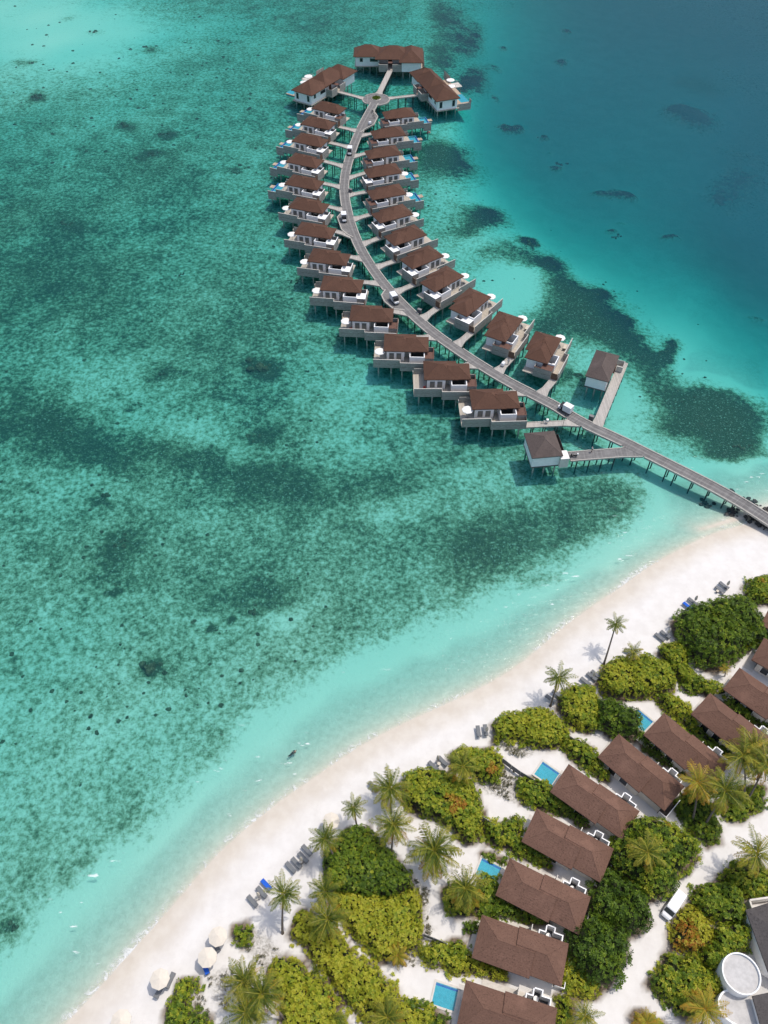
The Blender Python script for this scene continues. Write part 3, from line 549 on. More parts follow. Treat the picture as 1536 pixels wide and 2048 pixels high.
HEADS=[(517,728,2.0,9),(505,724,.8,3),(303,1335,1.3,9),(312,1330,.9,4),(505,868,1.1,5),(470,1233,.5,3),(435,1258,.6,3),(235,1166,.6,3),(208,985,.9,5),(75,193,1.5,6),(240,1085,1.0,7),(250,1078,.7,4),(505,1222,.9,6),(20,1852,.7,5),(250,248,1.4,7),(300,305,1.3,6),(325,266,1.1,6),(470,342,1.0,4),(130,445,1.2,5),(100,140,.9,4),(65,127,1.1,5),(185,66,1.2,5),(395,270,1.0,5),(460,135,1.0,4),(290,92,1.1,6),(240,117,.9,4),(365,1380,.5,3),(160,1570,.4,3),(540,1145,.6,4),(275,803,.6,3),(320,742,.9,5),(520,1330,.4,3),(590,560,1.0,5),(360,545,1.0,5),(1060,476,1.2,7),(1330,700,.9,6),(1243,436,1.2,6),(1128,283,1.4,5),(1018,224,1.8,7),(1091,232,1.2,4),(1480,895,.9,7),(1505,890,.7,5),(1515,880,.6,4),(1155,745,1.1,6),(1516,825,.5,3)]
for px,py,r,n in HEADS:
    x,y=G(px,py,-1.6)
    for k in range(n): lump(x+rs.gauss(0,r*.8),y+rs.gauss(0,r*.6),r*rs.uniform(.25,.6),r*rs.uniform(.25,.5),rs)
for k in range(520):
    if k<150: px,py=rs.uniform(20,520),rs.uniform(5,340)
    elif k<400: px,py=rs.uniform(0,760),rs.uniform(340,1500)
    else:
        t=rs.random(); px,py=870+t*620+rs.gauss(0,50),330+t*500+rs.gauss(0,45)
    x,y=G(px,py,-1.6); r=rs.uniform(.15,.5)*(1.5 if k<150 else 1)
    if seabed(x,y)<-.7 and sdist[int(np.searchsorted(AY,y))*nx+int(np.searchsorted(AX,x))]<-20: lump(x,y,r,r*.6,rs)
def coralmat():
    N=NT('coral_rock'); f=N.noise(N.coord(),1.3,4,.7); return N.surf(N.bsdf(N.mix(N.mr(f,.3,.7),(.035,.04,.022),(.13,.13,.075)),.95,.1))
mt['coral']=coralmat()
me=bpy.data.meshes.new('coral_heads'); me.from_pydata(cv,[],cf); me.materials.append(mt['coral']); cob=bpy.data.objects.new('coral_heads',me); COL.objects.link(cob)
tag(cob,'dark coral heads and rubble lumps under the clear water of the reef flat','coral',kind='stuff')

# dark boulders banked along the foot of the jetty
cv=[];cf=[];rs=random.Random(9)
for k in range(70):
    t=rs.random(); up=rs.random()<.35
    px,py=(1405+t*150,992+t*72+rs.gauss(0,5)) if not up else (1440+t*100,962+t*62+rs.gauss(0,4))
    x,y=G(px,py,.1); r=rs.uniform(.25,.65); z0=seabed(x,y)
    o=len(cv); n=8
    for kk,(q,hh) in enumerate(((1,-.2),(.95,.45),(.55,.85))):
        for i in range(n):
            a=2*math.pi*i/n+kk*.3; rr=r*q*rs.uniform(.7,1.2); cv.append((x+rr*math.cos(a),y+rr*math.sin(a),z0+r*hh*rs.uniform(.8,1.2)))
    cv.append((x,y,z0+r*.95))
    for kk in range(2):
        for i in range(n): cf.append((o+kk*n+i,o+kk*n+(i+1)%n,o+(kk+1)*n+(i+1)%n,o+(kk+1)*n+i))
    for i in range(n): cf.append((o+2*n+i,o+2*n+(i+1)%n,o+3*n))
mt['boulder']=plain('dark_boulder',(.07,.066,.06),.9,.35,2)
me=bpy.data.meshes.new('boulders'); me.from_pydata(cv,[],cf); me.materials.append(mt['boulder']); ob_=bpy.data.objects.new('boulders',me); COL.objects.link(ob_)
tag(ob_,'dark boulders banked along the foot of the jetty at the beach','boulders',kind='stuff')
# ------------------------------------------------------------------ jetty
FL=2.3
JPX=[(749,206),(740,222),(724,252),(710,284),(699,316),(691,347),(688.5,378),(691.5,407),(699,440),(709,470),(724,503),(745,537),(772,573),(803,607),(837,640),(869,667),(905,693),(945,720),(985,745),(1025,768),(1066,789),(1110,812),(1152,838),(1196,860),(1242,881),(1290,905),(1340,930),(1390,955),(1440,981),(1490,1010),(1540,1042),(1610,1090)]
JC=catmull([G(x,y,FL) for x,y in JPX],1.5)
jroot=thing('boardwalk_jetty','long curved grey boardwalk jetty from the beach to the round platform, with branch walkways','jetty',(JC[-1][0],JC[-1][1],0))
JL=jroot.location
def ribbon(path,w,z0,z1,name,mat,parent,off=0,loc=None,wfun=None):
    P_=np.array(path); T=np.gradient(P_,axis=0); T/=np.hypot(T[:,0],T[:,1])[:,None]; Nn=np.stack([-T[:,1],T[:,0]],1)
    L=np.concatenate([[0],np.cumsum(np.hypot(*np.diff(P_,axis=0).T))])
    vs=[];uv=[];fs=[]
    for i in range(len(P_)):
        ww=w if wfun is None else wfun(L[i],L[-1])
        for s,z in ((-.5,z1),(.5,z1),(.5,z0),(-.5,z0)):
            q=P_[i]+Nn[i]*(off+s*ww); vs.append((q[0]-loc[0],q[1]-loc[1],z-loc[2])); uv.append((off+s*ww,L[i]))
    for i in range(len(P_)-1):
        for k in range(4): fs.append((i*4+k,i*4+(k+1)%4,i*4+4+(k+1)%4,i*4+4+k)[::-1])
    fs+= [(0,1,2,3),tuple(len(vs)-4+k for k in (3,2,1,0))]
    me=bpy.data.meshes.new(name); me.from_pydata(vs,[],fs); ul=me.uv_layers.new(name='UVMap')
    for l in me.loops: ul.data[l.index].uv=uv[l.vertex_index]
    me.update(); me.materials.append(mt[mat]); o=bpy.data.objects.new(name,me); COL.objects.link(o); o.parent=parent
    return o
ribbon(JC,2.5,FL-.18,FL,'deck',"jetty",jroot,0,JL)
def bent(b,p,t,w,zt=FL-.3):
    n=(-t[1],t[0]); a=(p[0]-n[0]*w/2,p[1]-n[1]*w/2); c=(p[0]+n[0]*w/2,p[1]+n[1]*w/2)
    b.obox(a,c,.22,zt-.22,zt)
    for q in (a,c): b.cyl(q[0]+(p[0]-q[0])*.15,q[1]+(p[1]-q[1])*.15,-4.5,zt-.22,.14,7)
def bents(path,w,step,parent,loc,zt=FL-.3,start=1.5,zmin=None):
    P_=np.array(path); L=np.concatenate([[0],np.cumsum(np.hypot(*np.diff(P_,axis=0).T))]); s=start
    while s<L[-1]-.5:
        i=min(int(np.searchsorted(L,s)),len(L)-1); t=P_[i]-P_[max(i-1,0)]; t=t/np.hypot(*t); p=P_[i]
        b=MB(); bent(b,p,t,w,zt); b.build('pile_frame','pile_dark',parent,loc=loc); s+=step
bents(JC,2.4,3.2,jroot,JL)
# round platform at the head
rc=np.array(G(752,199,FL)); RR=4.9
ap=[2*math.pi*i/40 for i in range(40)]
b=MB(); b.prism([(rc[0]+(RR-.3)*math.cos(t),rc[1]+(RR-.3)*math.sin(t)) for t in ap],FL-.2,FL+.012); plat=b.build('round_platform','jetty',jroot,loc=JL)
plat.data.uv_layers.new(name='UVMap')
for l in plat.data.loops:
    v=plat.data.vertices[l.vertex_index].co; plat.data.uv_layers[0].data[l.index].uv=(v.x+JL[0]-rc[0]+3,v.y)
gaps=[(rc,G(*o1(757,545),FL)),(rc,G(*o1(850,430),FL)),(rc,G(*o1(700,465),FL)),(rc,G(*o1(930,470),FL))]
ga=[math.atan2(q[1]-rc[1],q[0]-rc[0]) for _,q in gaps]; gw=[.36,.2,.2,.2]
flags=[not any(abs((am-g+math.pi)%(2*math.pi)-math.pi)<ww for g,ww in zip(ga,gw)) for am in [(i+.5)*2*math.pi/40 for i in range(40)]]
st0=next(i for i in range(40) if not flags[i]); run=None
for q_ in range(41):
    i=(st0+q_)%40; a0,a1=2*math.pi*i/40,2*math.pi*(i+1)/40
    if flags[i] and q_<40:
        run=run or MB()
        run.obox((rc[0]+RR*.97*math.cos(a0),rc[1]+RR*.97*math.sin(a0)),(rc[0]+RR*.97*math.cos(a1),rc[1]+RR*.97*math.sin(a1)),.3,FL-.3,FL+.16)
    elif run: run.build('platform_kerb','kerb',jroot,loc=JL); run=None
for k in range(10):
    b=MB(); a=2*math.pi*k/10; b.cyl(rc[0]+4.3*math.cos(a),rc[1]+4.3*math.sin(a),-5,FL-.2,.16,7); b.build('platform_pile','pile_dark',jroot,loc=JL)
# planter with shrubs in the platform
pr=thing('round_planter','round white planter of green shrubs in the middle of the round platform','planter',(rc[0]+.15,rc[1]+.5,FL+.012))
b=MB(); n=24; aa=[2*math.pi*i/n for i in range(n)]
b.prism([(1.65*math.cos(t),1.65*math.sin(t)) for t in aa],0,.12); b.build('kerb_ring','cap',pr)
V=[];tt=[]
for k in range(900):
    a=random.uniform(0,6.28); r_=1.4*math.sqrt(random.random()); c=np.array([r_*math.cos(a),r_*math.sin(a),.15+.5*math.sqrt(max(0,1-(r_/1.5)**2))*random.uniform(.5,1.2)])
    d=np.array([random.gauss(0,1),random.gauss(0,1),random.uniform(.1,1)]); d/=np.linalg.norm(d); s_=np.cross(d,[random.gauss(0,1),random.gauss(0,1),.3]); s_/=np.linalg.norm(s_)
    L_=.28; V+=[c,c+d*L_*.5+s_*.09,c+d*L_,c+d*L_*.5-s_*.09]; tt+=[random.uniform(.2,.6)]*4
raw_mesh('shrubs',np.array(V),np.arange(len(V)).reshape(-1,4),'leaf',dict(tint=tt),pr)
# passing bays
def bay(px,parent=jroot):
    pl=[G(*p,FL) for p in px]; b=MB(); b.prism(pl,FL-.2,FL+.008); o=b.build('passing_bay','jetty',parent,loc=JL)
    o.data.uv_layers.new(name='UVMap')
    for l in o.data.loops:
        v=o.data.vertices[l.vertex_index].co; o.data.uv_layers[0].data[l.index].uv=(v.x+v.y*.5+.9,v.y)
    k=MB()
    for i in range(len(pl)-1): k.obox(pl[i],pl[i+1],.3,FL-.3,FL+.15)
    k.build('bay_kerb','kerb',o,loc=JL)
    for i in range(1,len(pl)-1):
        c_=np.mean(pl,axis=0); q=np.array(pl[i])*.9+c_*.1; k=MB(); k.cyl(q[0]-JL[0],q[1]-JL[1],-5,FL-.2,.16,7); k.build('bay_pile','pile_dark',o)
bay([o2(578,360),o2(540,400),o2(570,485),o2(610,520),o2(650,540)])
bay([o2(875,905),o2(848,945),o2(870,990),o2(930,1040),o2(1010,1050)])
bay([o1(790,560),o1(822,605),o1(795,660),o1(735,690),o1(700,715)])
# ------------------------------------------------------------------ overwater villas
VP={'L1':[-15.14,274.5,-26.6],'L2':[-17.97,263.16,-24],'L3':[-19.95,250.96,-24.7],'L4':[-20.73,237.29,-24],'L5':[-19.7,224.03,-20.1],'L6':[-17.45,210.85,-19.0],'L7':[-14.57,197.62,-15.2],'L8':[-10.02,184.72,-12.0],'L9':[-5.88,172.61,-7.0],'L10':[2.01,160.42,-3.9],'L11':[10.35,149.07,-2.3],'L12':[19.53,139.3,0.2],'L13':[29.63,129.81,2.1],
'R1':[0.64,270.79,14],'R2':[-3.07,256.68,14.4],'R3':[-4.62,243.2,16.2],'R4':[-4.52,231.32,17.7],'R5':[-3.26,218.4,19.8],'R6':[-1.07,205.8,27.2],'R7':[2.86,194.24,31.8],'R8':[7.48,183.19,36.6],'R9':[12.93,172.96,42.7],'R10':[20.33,162.67,51.7],'R11':[28.72,152.69,60.4],'R12':[37.58,144.74,64.2]}
POOL={'L1','L2','L3','L4','L5','R1','R2','R3','R4','R5'}
BROWN={'L1','L10','L11','L12','L13','R1','R2','R3','R5','R11','R12'}
def water_villa(side,pool,brown,label):
    m=-1 if side=='L' else 1
    t=thing('water_villa',label,'villa'); B=lambda: MB(m)
    xe=15.18 if pool else 12.83; xd=12.5 if pool else 12.8
    b=B(); b.hip(2.9,10.5,-.12,6.45,FL+2.95,1.75); b.hip(-.05,7.6,0,5.6,FL+2.93,1.55); b.build('roof','roof_brown',t)
    b=B(); b.box(5.62,9.75,.2,5.9,FL,FL+2.85); b.box(.5,4.4,1.25,5.1,FL,FL+2.85); b.box(4.4,5.62,1.7,5.5,FL,FL+2.85); b.build('wall','white',t)
    for x0 in (6.15,7.85):
        b=B(); b.box(x0,x0+1.45,.13,.2,FL+.25,FL+2.35); f=b.build('window','white',t)
        b=B(); b.box(x0+.16,x0+1.29,.115,.14,FL+.45,FL+2.2); b.build('pane','glass',f)
    b=B(); b.box(4.62,5.4,1.62,1.7,FL+.02,FL+2.3); b.build('door','door',t)
    b=B(); b.box(9.75,9.8,.9,5.3,FL+.1,FL+2.4); b.build('terrace_glazing','dglass',t)
    # open air bathroom: white parapet walls round a dark court
    b=B(); h=FL+2.47
    b.box(4.18,4.36,-1.5,1.2,FL,h); b.box(.83,1.01,-1.5,1.2,FL,h); b.box(1.01,4.18,-1.5,-1.32,FL,h); b.build('bathroom_wall','white',t)
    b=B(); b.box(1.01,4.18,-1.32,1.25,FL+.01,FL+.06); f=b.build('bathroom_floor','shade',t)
    b=B(); b.box(1.15,4.0,1.18,1.245,FL+.1,FL+2.4); b.build('bathroom_door','dglass',t)
    b=B(); b.cyl(3.5,-.75,FL+.06,FL+.6,.3,10,.38); b.build('wash_basin','white',t)
    # entrance store with flat roof
    b=B(); b.box(-1.32,-1.2,-1.5,2.7,FL-.55,FL+2.15); b.box(-1.2,.83,-1.5,-1.4,FL-.55,FL+2.15); b.box(-1.2,.5,2.6,2.7,FL-.55,FL+2.15); b.build('store_wall','fence',t)
    b=B(); b.box(-1.22,.8,-1.42,1.1,FL+1.9,FL+2.06); b.box(-1.36,-1.16,-1.54,2.74,FL+2.15,FL+2.2); b.box(-1.16,.83,-1.54,-1.36,FL+2.15,FL+2.2); b.build('store_roof','brown' if brown else 'white',t)
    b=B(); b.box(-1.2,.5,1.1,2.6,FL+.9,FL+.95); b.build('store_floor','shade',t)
    b=B(); b.box(-1.25,-1.17,-2.95,-1.55,FL,FL+1.75); b.box(-1.25,.2,-3.0,-2.9,FL,FL+.4); b.build('gate','gate',t)
    # decks
    b=B(); b.box(-1.3,6.5,-3.1,5.3,FL-.25,FL); b.box(6.5,xd,-2.05,5.6,FL-.25,FL-.003); b.build('deck','deck',t)
    b=B(); b.box(-1.0,12.3,-1.7,-1.4,FL-.6,FL-.25); b.box(-1.0,12.3,4.6,4.9,FL-.6,FL-.25); b.box(6.2,6.5,-1.4,4.6,FL-.6,FL-.25); b.box(12.0,12.3,-1.4,4.6,FL-.6,FL-.25); b.build('deck_beam','beam',t)
    # timber screens
    def screen(x0,x1,y,z0,z1):
        q=B(); q.box(x0,x1,y-.06,y+.06,z0,z1); o=q.build('timber_screen','fence',t)
        q=B(); q.box(x0-.02,x1+.02,y-.09,y+.09,z1,z1+.05); q.build('rail_cap','cap',o)
    screen(-1.18,6.5,-3.17,FL-.32,FL+2.02)
    screen(6.5,xd,-2.13,FL-.32,FL+2.02)
    q=B(); q.box(6.44,6.56,-3.11,-2.19,FL-.32,FL+2.02); q.build('screen_return','fence',t)
    q=B(); q.box(xd-.06 if not pool else 12.6,xd+.06 if not pool else 12.7,5.0,5.6,FL,FL+.9); q.build('rail_post','cap',t)
    q=B(); q.box(9.9,12.6,5.52,5.62,FL-.3,FL+1.5); q.build('back_screen','fence',t)
    if pool:
        screen(12.5,xe,-2.13,FL-1.45,FL+1.1)
        q=B(); q.box(12.5,15.15,-.8,-.6,FL-1.4,FL+.06); q.box(12.5,15.15,4.75,4.95,FL-1.4,FL+.06); q.box(12.5,12.65,-.6,4.75,FL-1.4,FL+.06); q.box(12.65,14.92,-.6,4.75,FL-1.4,FL-.3); p=q.build('plunge_pool','tile',t)
        q=B(); q.box(14.92,15.15,-.6,4.75,FL-1.4,FL+.05); q.build('infinity_edge','tile_dark',p)
        q=B(); q.sheet(12.65,14.92,-.6,4.75,FL-.03); q.build('pool_water','pool_water',p)
        q=B(); q.box(15.35,16.9,2.3,3.9,FL-.5,FL-.35); q.build('sea_landing','deck_tan',t)
        q=B(); q.box(12.5,15.15,-2.05,-.8,FL-.3,FL-.05); q.build('pool_deck','deck_tan',t)
    px=[.2,3.2,6.0,8.6,11.6]+([14.2] if pool else [])
    for x in px:
        for y in ((-2.75 if x<6.4 else -1.75),4.7):
            q=B(); q.cyl(x,y,-5,FL-.3,.17,8); q.build('pile','pile',t)
    return t
protos={}
ORD=['','first','second','third','fourth','fifth','sixth','seventh']
VPHR={};VSH={}
for k in VP:
    n=int(k[1:]); tot=13 if k[0]=='L' else 12; side='left' if k[0]=='L' else 'right'
    if n<=6: ph=f"{ORD[n]} small villa below the round platform, {side} of the jetty" if n>1 else f"small villa nearest the round platform, {side} of the jetty"
    else:
        q=tot+1-n; ph=f"{ORD[q]} brown-roofed villa up from the beach, {side} of the jetty" if q>1 else f"brown-roofed villa nearest the beach, {side} of the jetty"
    VPHR[k]=ph
    VSH[k]=(f'{ORD[n]} {side}-hand villa below the platform' if n<=6 else f'{ORD[tot+1-n]} {side}-hand villa from the beach')
VILLA={}
for k,(x,y,a) in VP.items():
    key=(k[0],k in POOL,k in BROWN)
    n=int(k[1:]); x_='with plunge pool' if k in POOL else 'on piles without a pool'
    lab=VPHR[k]+', '+x_
    if key not in protos:
        o=protos[key]=water_villa(*key,lab); o.location=(x,y,0); o.rotation_euler=(0,0,R(a)); o['group']='small villas along the jetty'
    else: o=dup(protos[key],(x,y,0),R(a),lab,'small villas along the jetty')
    VILLA[k]=o
def vloc(k,lx,ly):
    x,y,a=VP[k]; m=-1 if k[0]=='L' else 1; c,s=math.cos(R(a)),math.sin(R(a)); lx*=m
    return (x+c*lx-s*ly,y+s*lx+c*ly)
# branch walkways (parts of the jetty)
JOIN={'L1':o1(662,700),'L2':o1(612,815),'L3':o1(580,950),'L4':o2(572,190),'L5':o2(580,350),'L6':o2(650,532),'L7':o2(712,690),'L8':o2(842,862),'L9':o3(752,402),'L10':o3(922,558),'L11':o3(1168,738),'L12':o3(1472,912),'L13':o4(1150,950),
'R1':o1(690,738),'R2':o1(638,885),'R3':o1(625,1030),'R4':o2(622,243),'R5':o2(658,412),'R6':o2(722,585),'R7':o2(822,745),'R8':o2(965,915),'R9':o3(868,425),'R10':o3(1085,592),'R11':o3(1345,765),'R12':o4(880,760)}
def walkway(a,b,w=1.5,flare=3.6,name='branch_walkway',mat='walk',fl_len=2.2,tg=None):
    a=np.array(a,float); b=np.array(b,float); t=(b-a); L=np.hypot(*t); t/=L; n=np.array([-t[1],t[0]])
    pts=[(0,w/2),(max(L-fl_len,.5),w/2),(L-fl_len*.35,w/2+.35),(L,flare/2)]
    left=[a+t*s+n*h for s,h in pts]; right=[a+t*s-n*h for s,h in pts]
    if tg is not None:
        e=np.array(tg) if np.dot(tg,n)>0 else -np.array(tg)
        left[-1]=b+e*flare/2+t*.12; right[-1]=b-e*flare/2+t*.12
        for q,sg in ((left,1),(right,-1)): q[-2]=(q[-3]+a+t*(L-fl_len*.3)+n*sg*(w/2+.25)+q[-1])/3
    m=MB(); m.prism([tuple(p-np.array(JL[:2])) for p in left+right[::-1]],FL-.2,FL-.012); o=m.build(name,mat,jroot)
    for sd_ in (left,right):
        m=MB()
        for i in range(len(sd_)-1): m.obox(tuple(sd_[i]-np.array(JL[:2])),tuple(sd_[i+1]-np.array(JL[:2])),.2,FL-.3,FL+.08)
        m.build('edge_board','kerb',o)
    s=1.6
    while s<L-1.5:
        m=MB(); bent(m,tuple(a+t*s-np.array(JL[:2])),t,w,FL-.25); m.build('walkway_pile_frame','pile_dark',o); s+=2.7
    return o
OPEN={-1:[],1:[]}
JLEN=np.concatenate([[0],np.cumsum(np.hypot(*np.diff(JC,axis=0).T))])
def onto_jetty(a,b,half=1.42):
    a=np.array(a,float); b=np.array(b,float); t=(b-a)/np.hypot(*(b-a)); s=0.0
    while s<60:
        p=a+t*s; d=np.hypot(*(JC-p).T); i=int(d.argmin())
        i0=min(max(i,1),len(JC)-2); tg=JC[i0+1]-JC[i0-1]; tg/=np.hypot(*tg); off=(p-JC[i0])@np.array([-tg[1],tg[0]])
        if d[i]<6 and abs(off)<half: break
        s+=.05
    return tuple(p),(1 if off>0 else -1),JLEN[i]+float((p-JC[i])@tg),tuple(tg),abs(float(t[0]*tg[1]-t[1]*tg[0]))
def branch(a,j,w=1.5,flare=3.6,**k):
    p,sd_,l,tg,sn=onto_jetty(a,j); flare=w/max(sn,.3)+(flare-w)*.62; k['tg']=tg; OPEN[sd_].append((l-flare/2-.1,l+flare/2+.1)); return walkway(a,p,w,flare,**k)
for k,j in JOIN.items():
    branch(vloc(k,-1.25,-2.3),G(*j,FL))
# ------------------------------------------------------------------ three large villas at the jetty head
def large_villa(label,org,ang,mir,cfront,bfront,lay):
    t=thing('large_water_villa',label,'villa',(org[0],org[1],0),R(ang),'large villas round the platform'); B=lambda: MB(mir)
    z=FL+3.0; LT=26.2
    b=B(); b.hip(0,11,0,9,z,2.75); b.hip(8.2,21.5,bfront,8.6 if bfront>-1 else 8.2,z+.1,2.95); b.hip(17.2,LT,cfront,8.4,z+.05,2.7,along='y'); b.build('roof','roof_brown',t)
    b=B(); b.box(.8,9.6,.9,8.2,FL-.5,z-.1); b.box(9.6,18.2,2.2,8,FL-.5,z-.1); b.box(18.2,LT-.8,cfront+.9,7.8,FL-.5,z-.1); b.build('wall','white',t)
    for x0,x1,z0,z1 in ((2.4,3.6,.9,2.3),(6.2,9.2,1.0,2.2)):
        b=B(); b.box(x0,x1,.83,.9,FL+z0,FL+z1); f=b.build('window','cap',t); b=B(); b.box(x0+.1,x1-.1,.815,.84,FL+z0+.1,FL+z1-.1); b.build('pane','dglass',f)
    for y0 in (1.6,6.3):
        b=B(); b.box(.73,.8,y0,y0+1.1,FL+.2,FL+2.3); f=b.build('window','cap',t); b=B(); b.box(.715,.74,y0+.1,y0+1,FL+.3,FL+2.2); b.build('pane','dglass',f)
    yb=bfront-1.6
    b=B(); b.box(9.6,18.2,yb,2.2,FL-.3,FL-.02); b.box(.4,LT-.4,.5,9.0,FL-.75,FL-.5); b.build('deck','deck',t)
    for x0,x1 in ((9.7,13.1),(14.7,18.1)):
        b=B(); b.box(x0,x1,yb-.06,yb+.06,FL-.6,FL+1.9); o=b.build('timber_screen','fence',t); b=B(); b.box(x0,x1,yb-.1,yb+.1,FL+1.9,FL+1.96); b.build('rail_cap','cap',o)
    b=B(); b.box(9.64,9.76,yb,.8,FL-.6,FL+1.9); b.build('screen_return','fence',t)
    if cfront+.8>yb: b=B(); b.box(18.04,18.16,yb,cfront+.8,FL-.6,FL+1.9); b.build('screen_return','fence',t)
    b=B(); b.box(13.2,14.6,2.1,2.18,FL,FL+2.3); b.build('door','brown',t)
    b=B(); b.box(13.1,14.7,yb+.1,2.0,FL+2.3,FL+2.4); b.build('porch_roof','brown',t)
    for x in np.arange(1.2,LT,2.5):
        for y in ((cfront+1.2 if x>17.5 else 1.2),4.5,7.9):
            b=B(); b.cyl(x,y,-6,FL-.5,.19,7); b.build('pile','pile',t)
    # seaward terrace
    b=B(); b.box(2.5,23,9,13.5,FL-.3,FL); b.build('sea_terrace','deck_tan',t)
    for x0,x1,y,zz in lay:
        b=B(); b.box(x0,x1,y-.06,y+.06,FL-.6,FL+zz); b.build('terrace_screen','fence',t)
    b=B(); b.box(3.0,9.5,13.5,13.7,FL-1,FL+.05); b.box(3,9.5,10.7,10.9,FL-1,FL+.05); b.box(3,3.2,10.9,13.5,FL-1,FL+.05); b.box(9.3,9.5,10.9,13.5,FL-1,FL+.05); b.box(3.2,9.3,10.9,13.5,FL-1,FL+.006); p=b.build('pool_basin','tile',t)
    b=B(); b.sheet(3.2,9.3,10.9,13.5,FL+.03); b.build('pool_water','pool_water',p)
    # overhanging net lounge frame
    if abs(cfront)<3:
        b=B(); b.box(15.6,19.6,13.5,16.4,FL-.25,FL-.1); o=b.build('net_platform','cap',t)
        b=B()
        for x in (15.7,19.5): 
            b.tube([(x,13.6,FL),(x,13.8,FL+.9),(x,16.2,FL+.35)],.07,5)
        b.build('net_frame','cap',o)
        for x in (16,19.2): b=B(); b.cyl(x,15.8,-6,FL-.2,.15,7); b.build('pile','pile',t)
    return t
e1=G(*o1(650,187),FL+3); e2=G(*o1(360,460),FL+3); e3=G(*o1(1230,500),FL+3)
h1=large_villa('large brown-roofed villa at the top end, straight beyond the round platform',e1,-1.0,1,-5.3,-2.6,[(24.5,26.5,10.2,1.4)])
b=MB(); b.box(26.5,26.62,-3.5,10.5,FL-.6,FL+1.7); b.build('terrace_screen','fence',h1)
b=MB(); b.box(25.4,26.5,-3.5,10.3,FL-.3,FL-.01); b.build('side_deck','deck',h1)
H2A=57.0; H3A=109.0
h2=large_villa('large brown-roofed villa left of the round platform, with a pale net lounge',e2,H2A,1,-1.4,0,[(19.8,24.5,12.6,2.0),(24.5,26.8,9,1.8)])
h3=large_villa('large brown-roofed villa right of the round platform, with a blue pool',e3,H3A+180,-1,-.3,0,[(19.5,25.5,13.2,2.2),(1.0,2.6,13.6,1.4)])
b=MB(-1); b.box(1.0,1.12,8.5,13.6,FL-1.8,FL+.5); b.build('terrace_screen','fence',h3)
b=MB(-1); b.box(1.12,2.6,8.6,13.5,FL-.3,FL-.01); b.build('side_deck','deck',h3)
walkway(tuple(Vector(h1.location[:2])+Vector((13.9*math.cos(R(-1)),-4.3))),tuple(rc+np.array([.9,4.4])),1.7,2.6)
def loc2(o,x,y,m=1):
    a=o.rotation_euler.z; c,s=math.cos(a),math.sin(a); x*=m; return (o.location.x+c*x-s*y,o.location.y+s*x+c*y)
walkway(loc2(h2,13.9,-1.6),tuple(rc+np.array([-4.5,1.0])),1.4,2.0)
walkway(loc2(h3,13.9,-1.6,-1),tuple(rc+np.array([4.5,1.0])),1.4,2.0)
# ------------------------------------------------------------------ two grey roofed spa pavilions
def pavilion(label,corners,rise,along):
    p=[G(*c,FL+2.9) for c in corners]   # TL TR BR BL eave corners
    bl=np.array(p[3]); u=np.array(p[2])-bl; W=np.hypot(*u); a=math.atan2(u[1],u[0]); v=np.array(p[0])-bl; D=abs(-math.sin(a)*v[0]+math.cos(a)*v[1])
    t=thing('grey_roofed_pavilion',label,'pavilion',(bl[0],bl[1],0),a); 
    b=MB(); b.hip(0,W,0,D,FL+2.9,rise,along=along); b.build('roof','roof_grey',t)
    b=MB(); b.box(.35,W-.5,.35,D-.4,FL-.1,FL+2.75); b.build('wall','white',t)
    b=MB(); b.box(.3,W-.3,.3,D-.3,FL-.4,FL-.1); b.build('floor_frame','beam',t)
    for x in (1,W/2,W-1):
        for y in (.8,D-.8): b=MB(); b.cyl(x,y,-5,FL-.4,.18,8); b.build('pile','pile',t)
    return t,W,D
b1,W1,D1=pavilion('grey-roofed pavilion on piles left of the jetty, near the beach end',[(1048.7,866.3),(1112.6,862.2),(1126.7,911.4),(1064,916.7)],1.9,'y')
b=MB(); b.box(W1-.5,W1+1.3,-.4,1.9,FL-.3,FL+2.3); b.build('timber_annex','cream',b1)
b=MB(); b.box(W1-.45,W1+1.34,-.45,1.95,FL+2.3,FL+2.38); b.build('annex_roof','canvas',b1)
b=MB(); b.box(W1-.5,W1+1.0,4.3,D1-.2,FL-.3,FL); b.box(W1+.9,W1+1.0,2.3,D1-.1,FL-.3,FL+1.9); b.box(W1-.5,W1+.9,D1-.2,D1-.1,FL-.3,FL+1.9); b.build('side_court','dark',b1)
b2,W2,D2=pavilion('grey-roofed pavilion on piles right of the jetty, reached by a straight pale walkway',[(1192.8,699.2),(1243.7,708.8),(1218.2,764.5),(1170.3,751.6)],1.7,'y')
b=MB(); b.box(W2+.2,W2+1.6,D2-2.2,D2-1.9,FL-.2,FL+1.5); b.box(W2+1.5,W2+1.6,D2-1.9,D2+.3,FL-.2,FL+1.5); b.box(W2-.2,W2+1.5,D2+.2,D2+.3,FL-.2,FL+1.5); b.build('corner_screen','cap',b2)
b=MB(); b.box(W2-.2,W2+.1,D2-3.2,D2-2.0,FL,FL+1.9); b.build('door','brown',b2)
wk=branch(G(*o4(1427,548),FL),G(*o4(1250,975),FL),2.0,2.3)
# wide ramp from the jetty to the left pavilion
ra=[G(*o4(1062,1178),FL),G(*o4(1500,1140),FL)]
o=branch(ra[0],G(*o4(1640,1134),FL),2.6,4.2)
o.data.materials[0]=mt['jetty']; o.name='wide_ramp'; o.data.uv_layers.new(name='UVMap')
for l in o.data.loops:
    v=o.data.vertices[l.vertex_index].co; o.data.uv_layers[0].data[l.index].uv=(v.y+1.9,v.x)

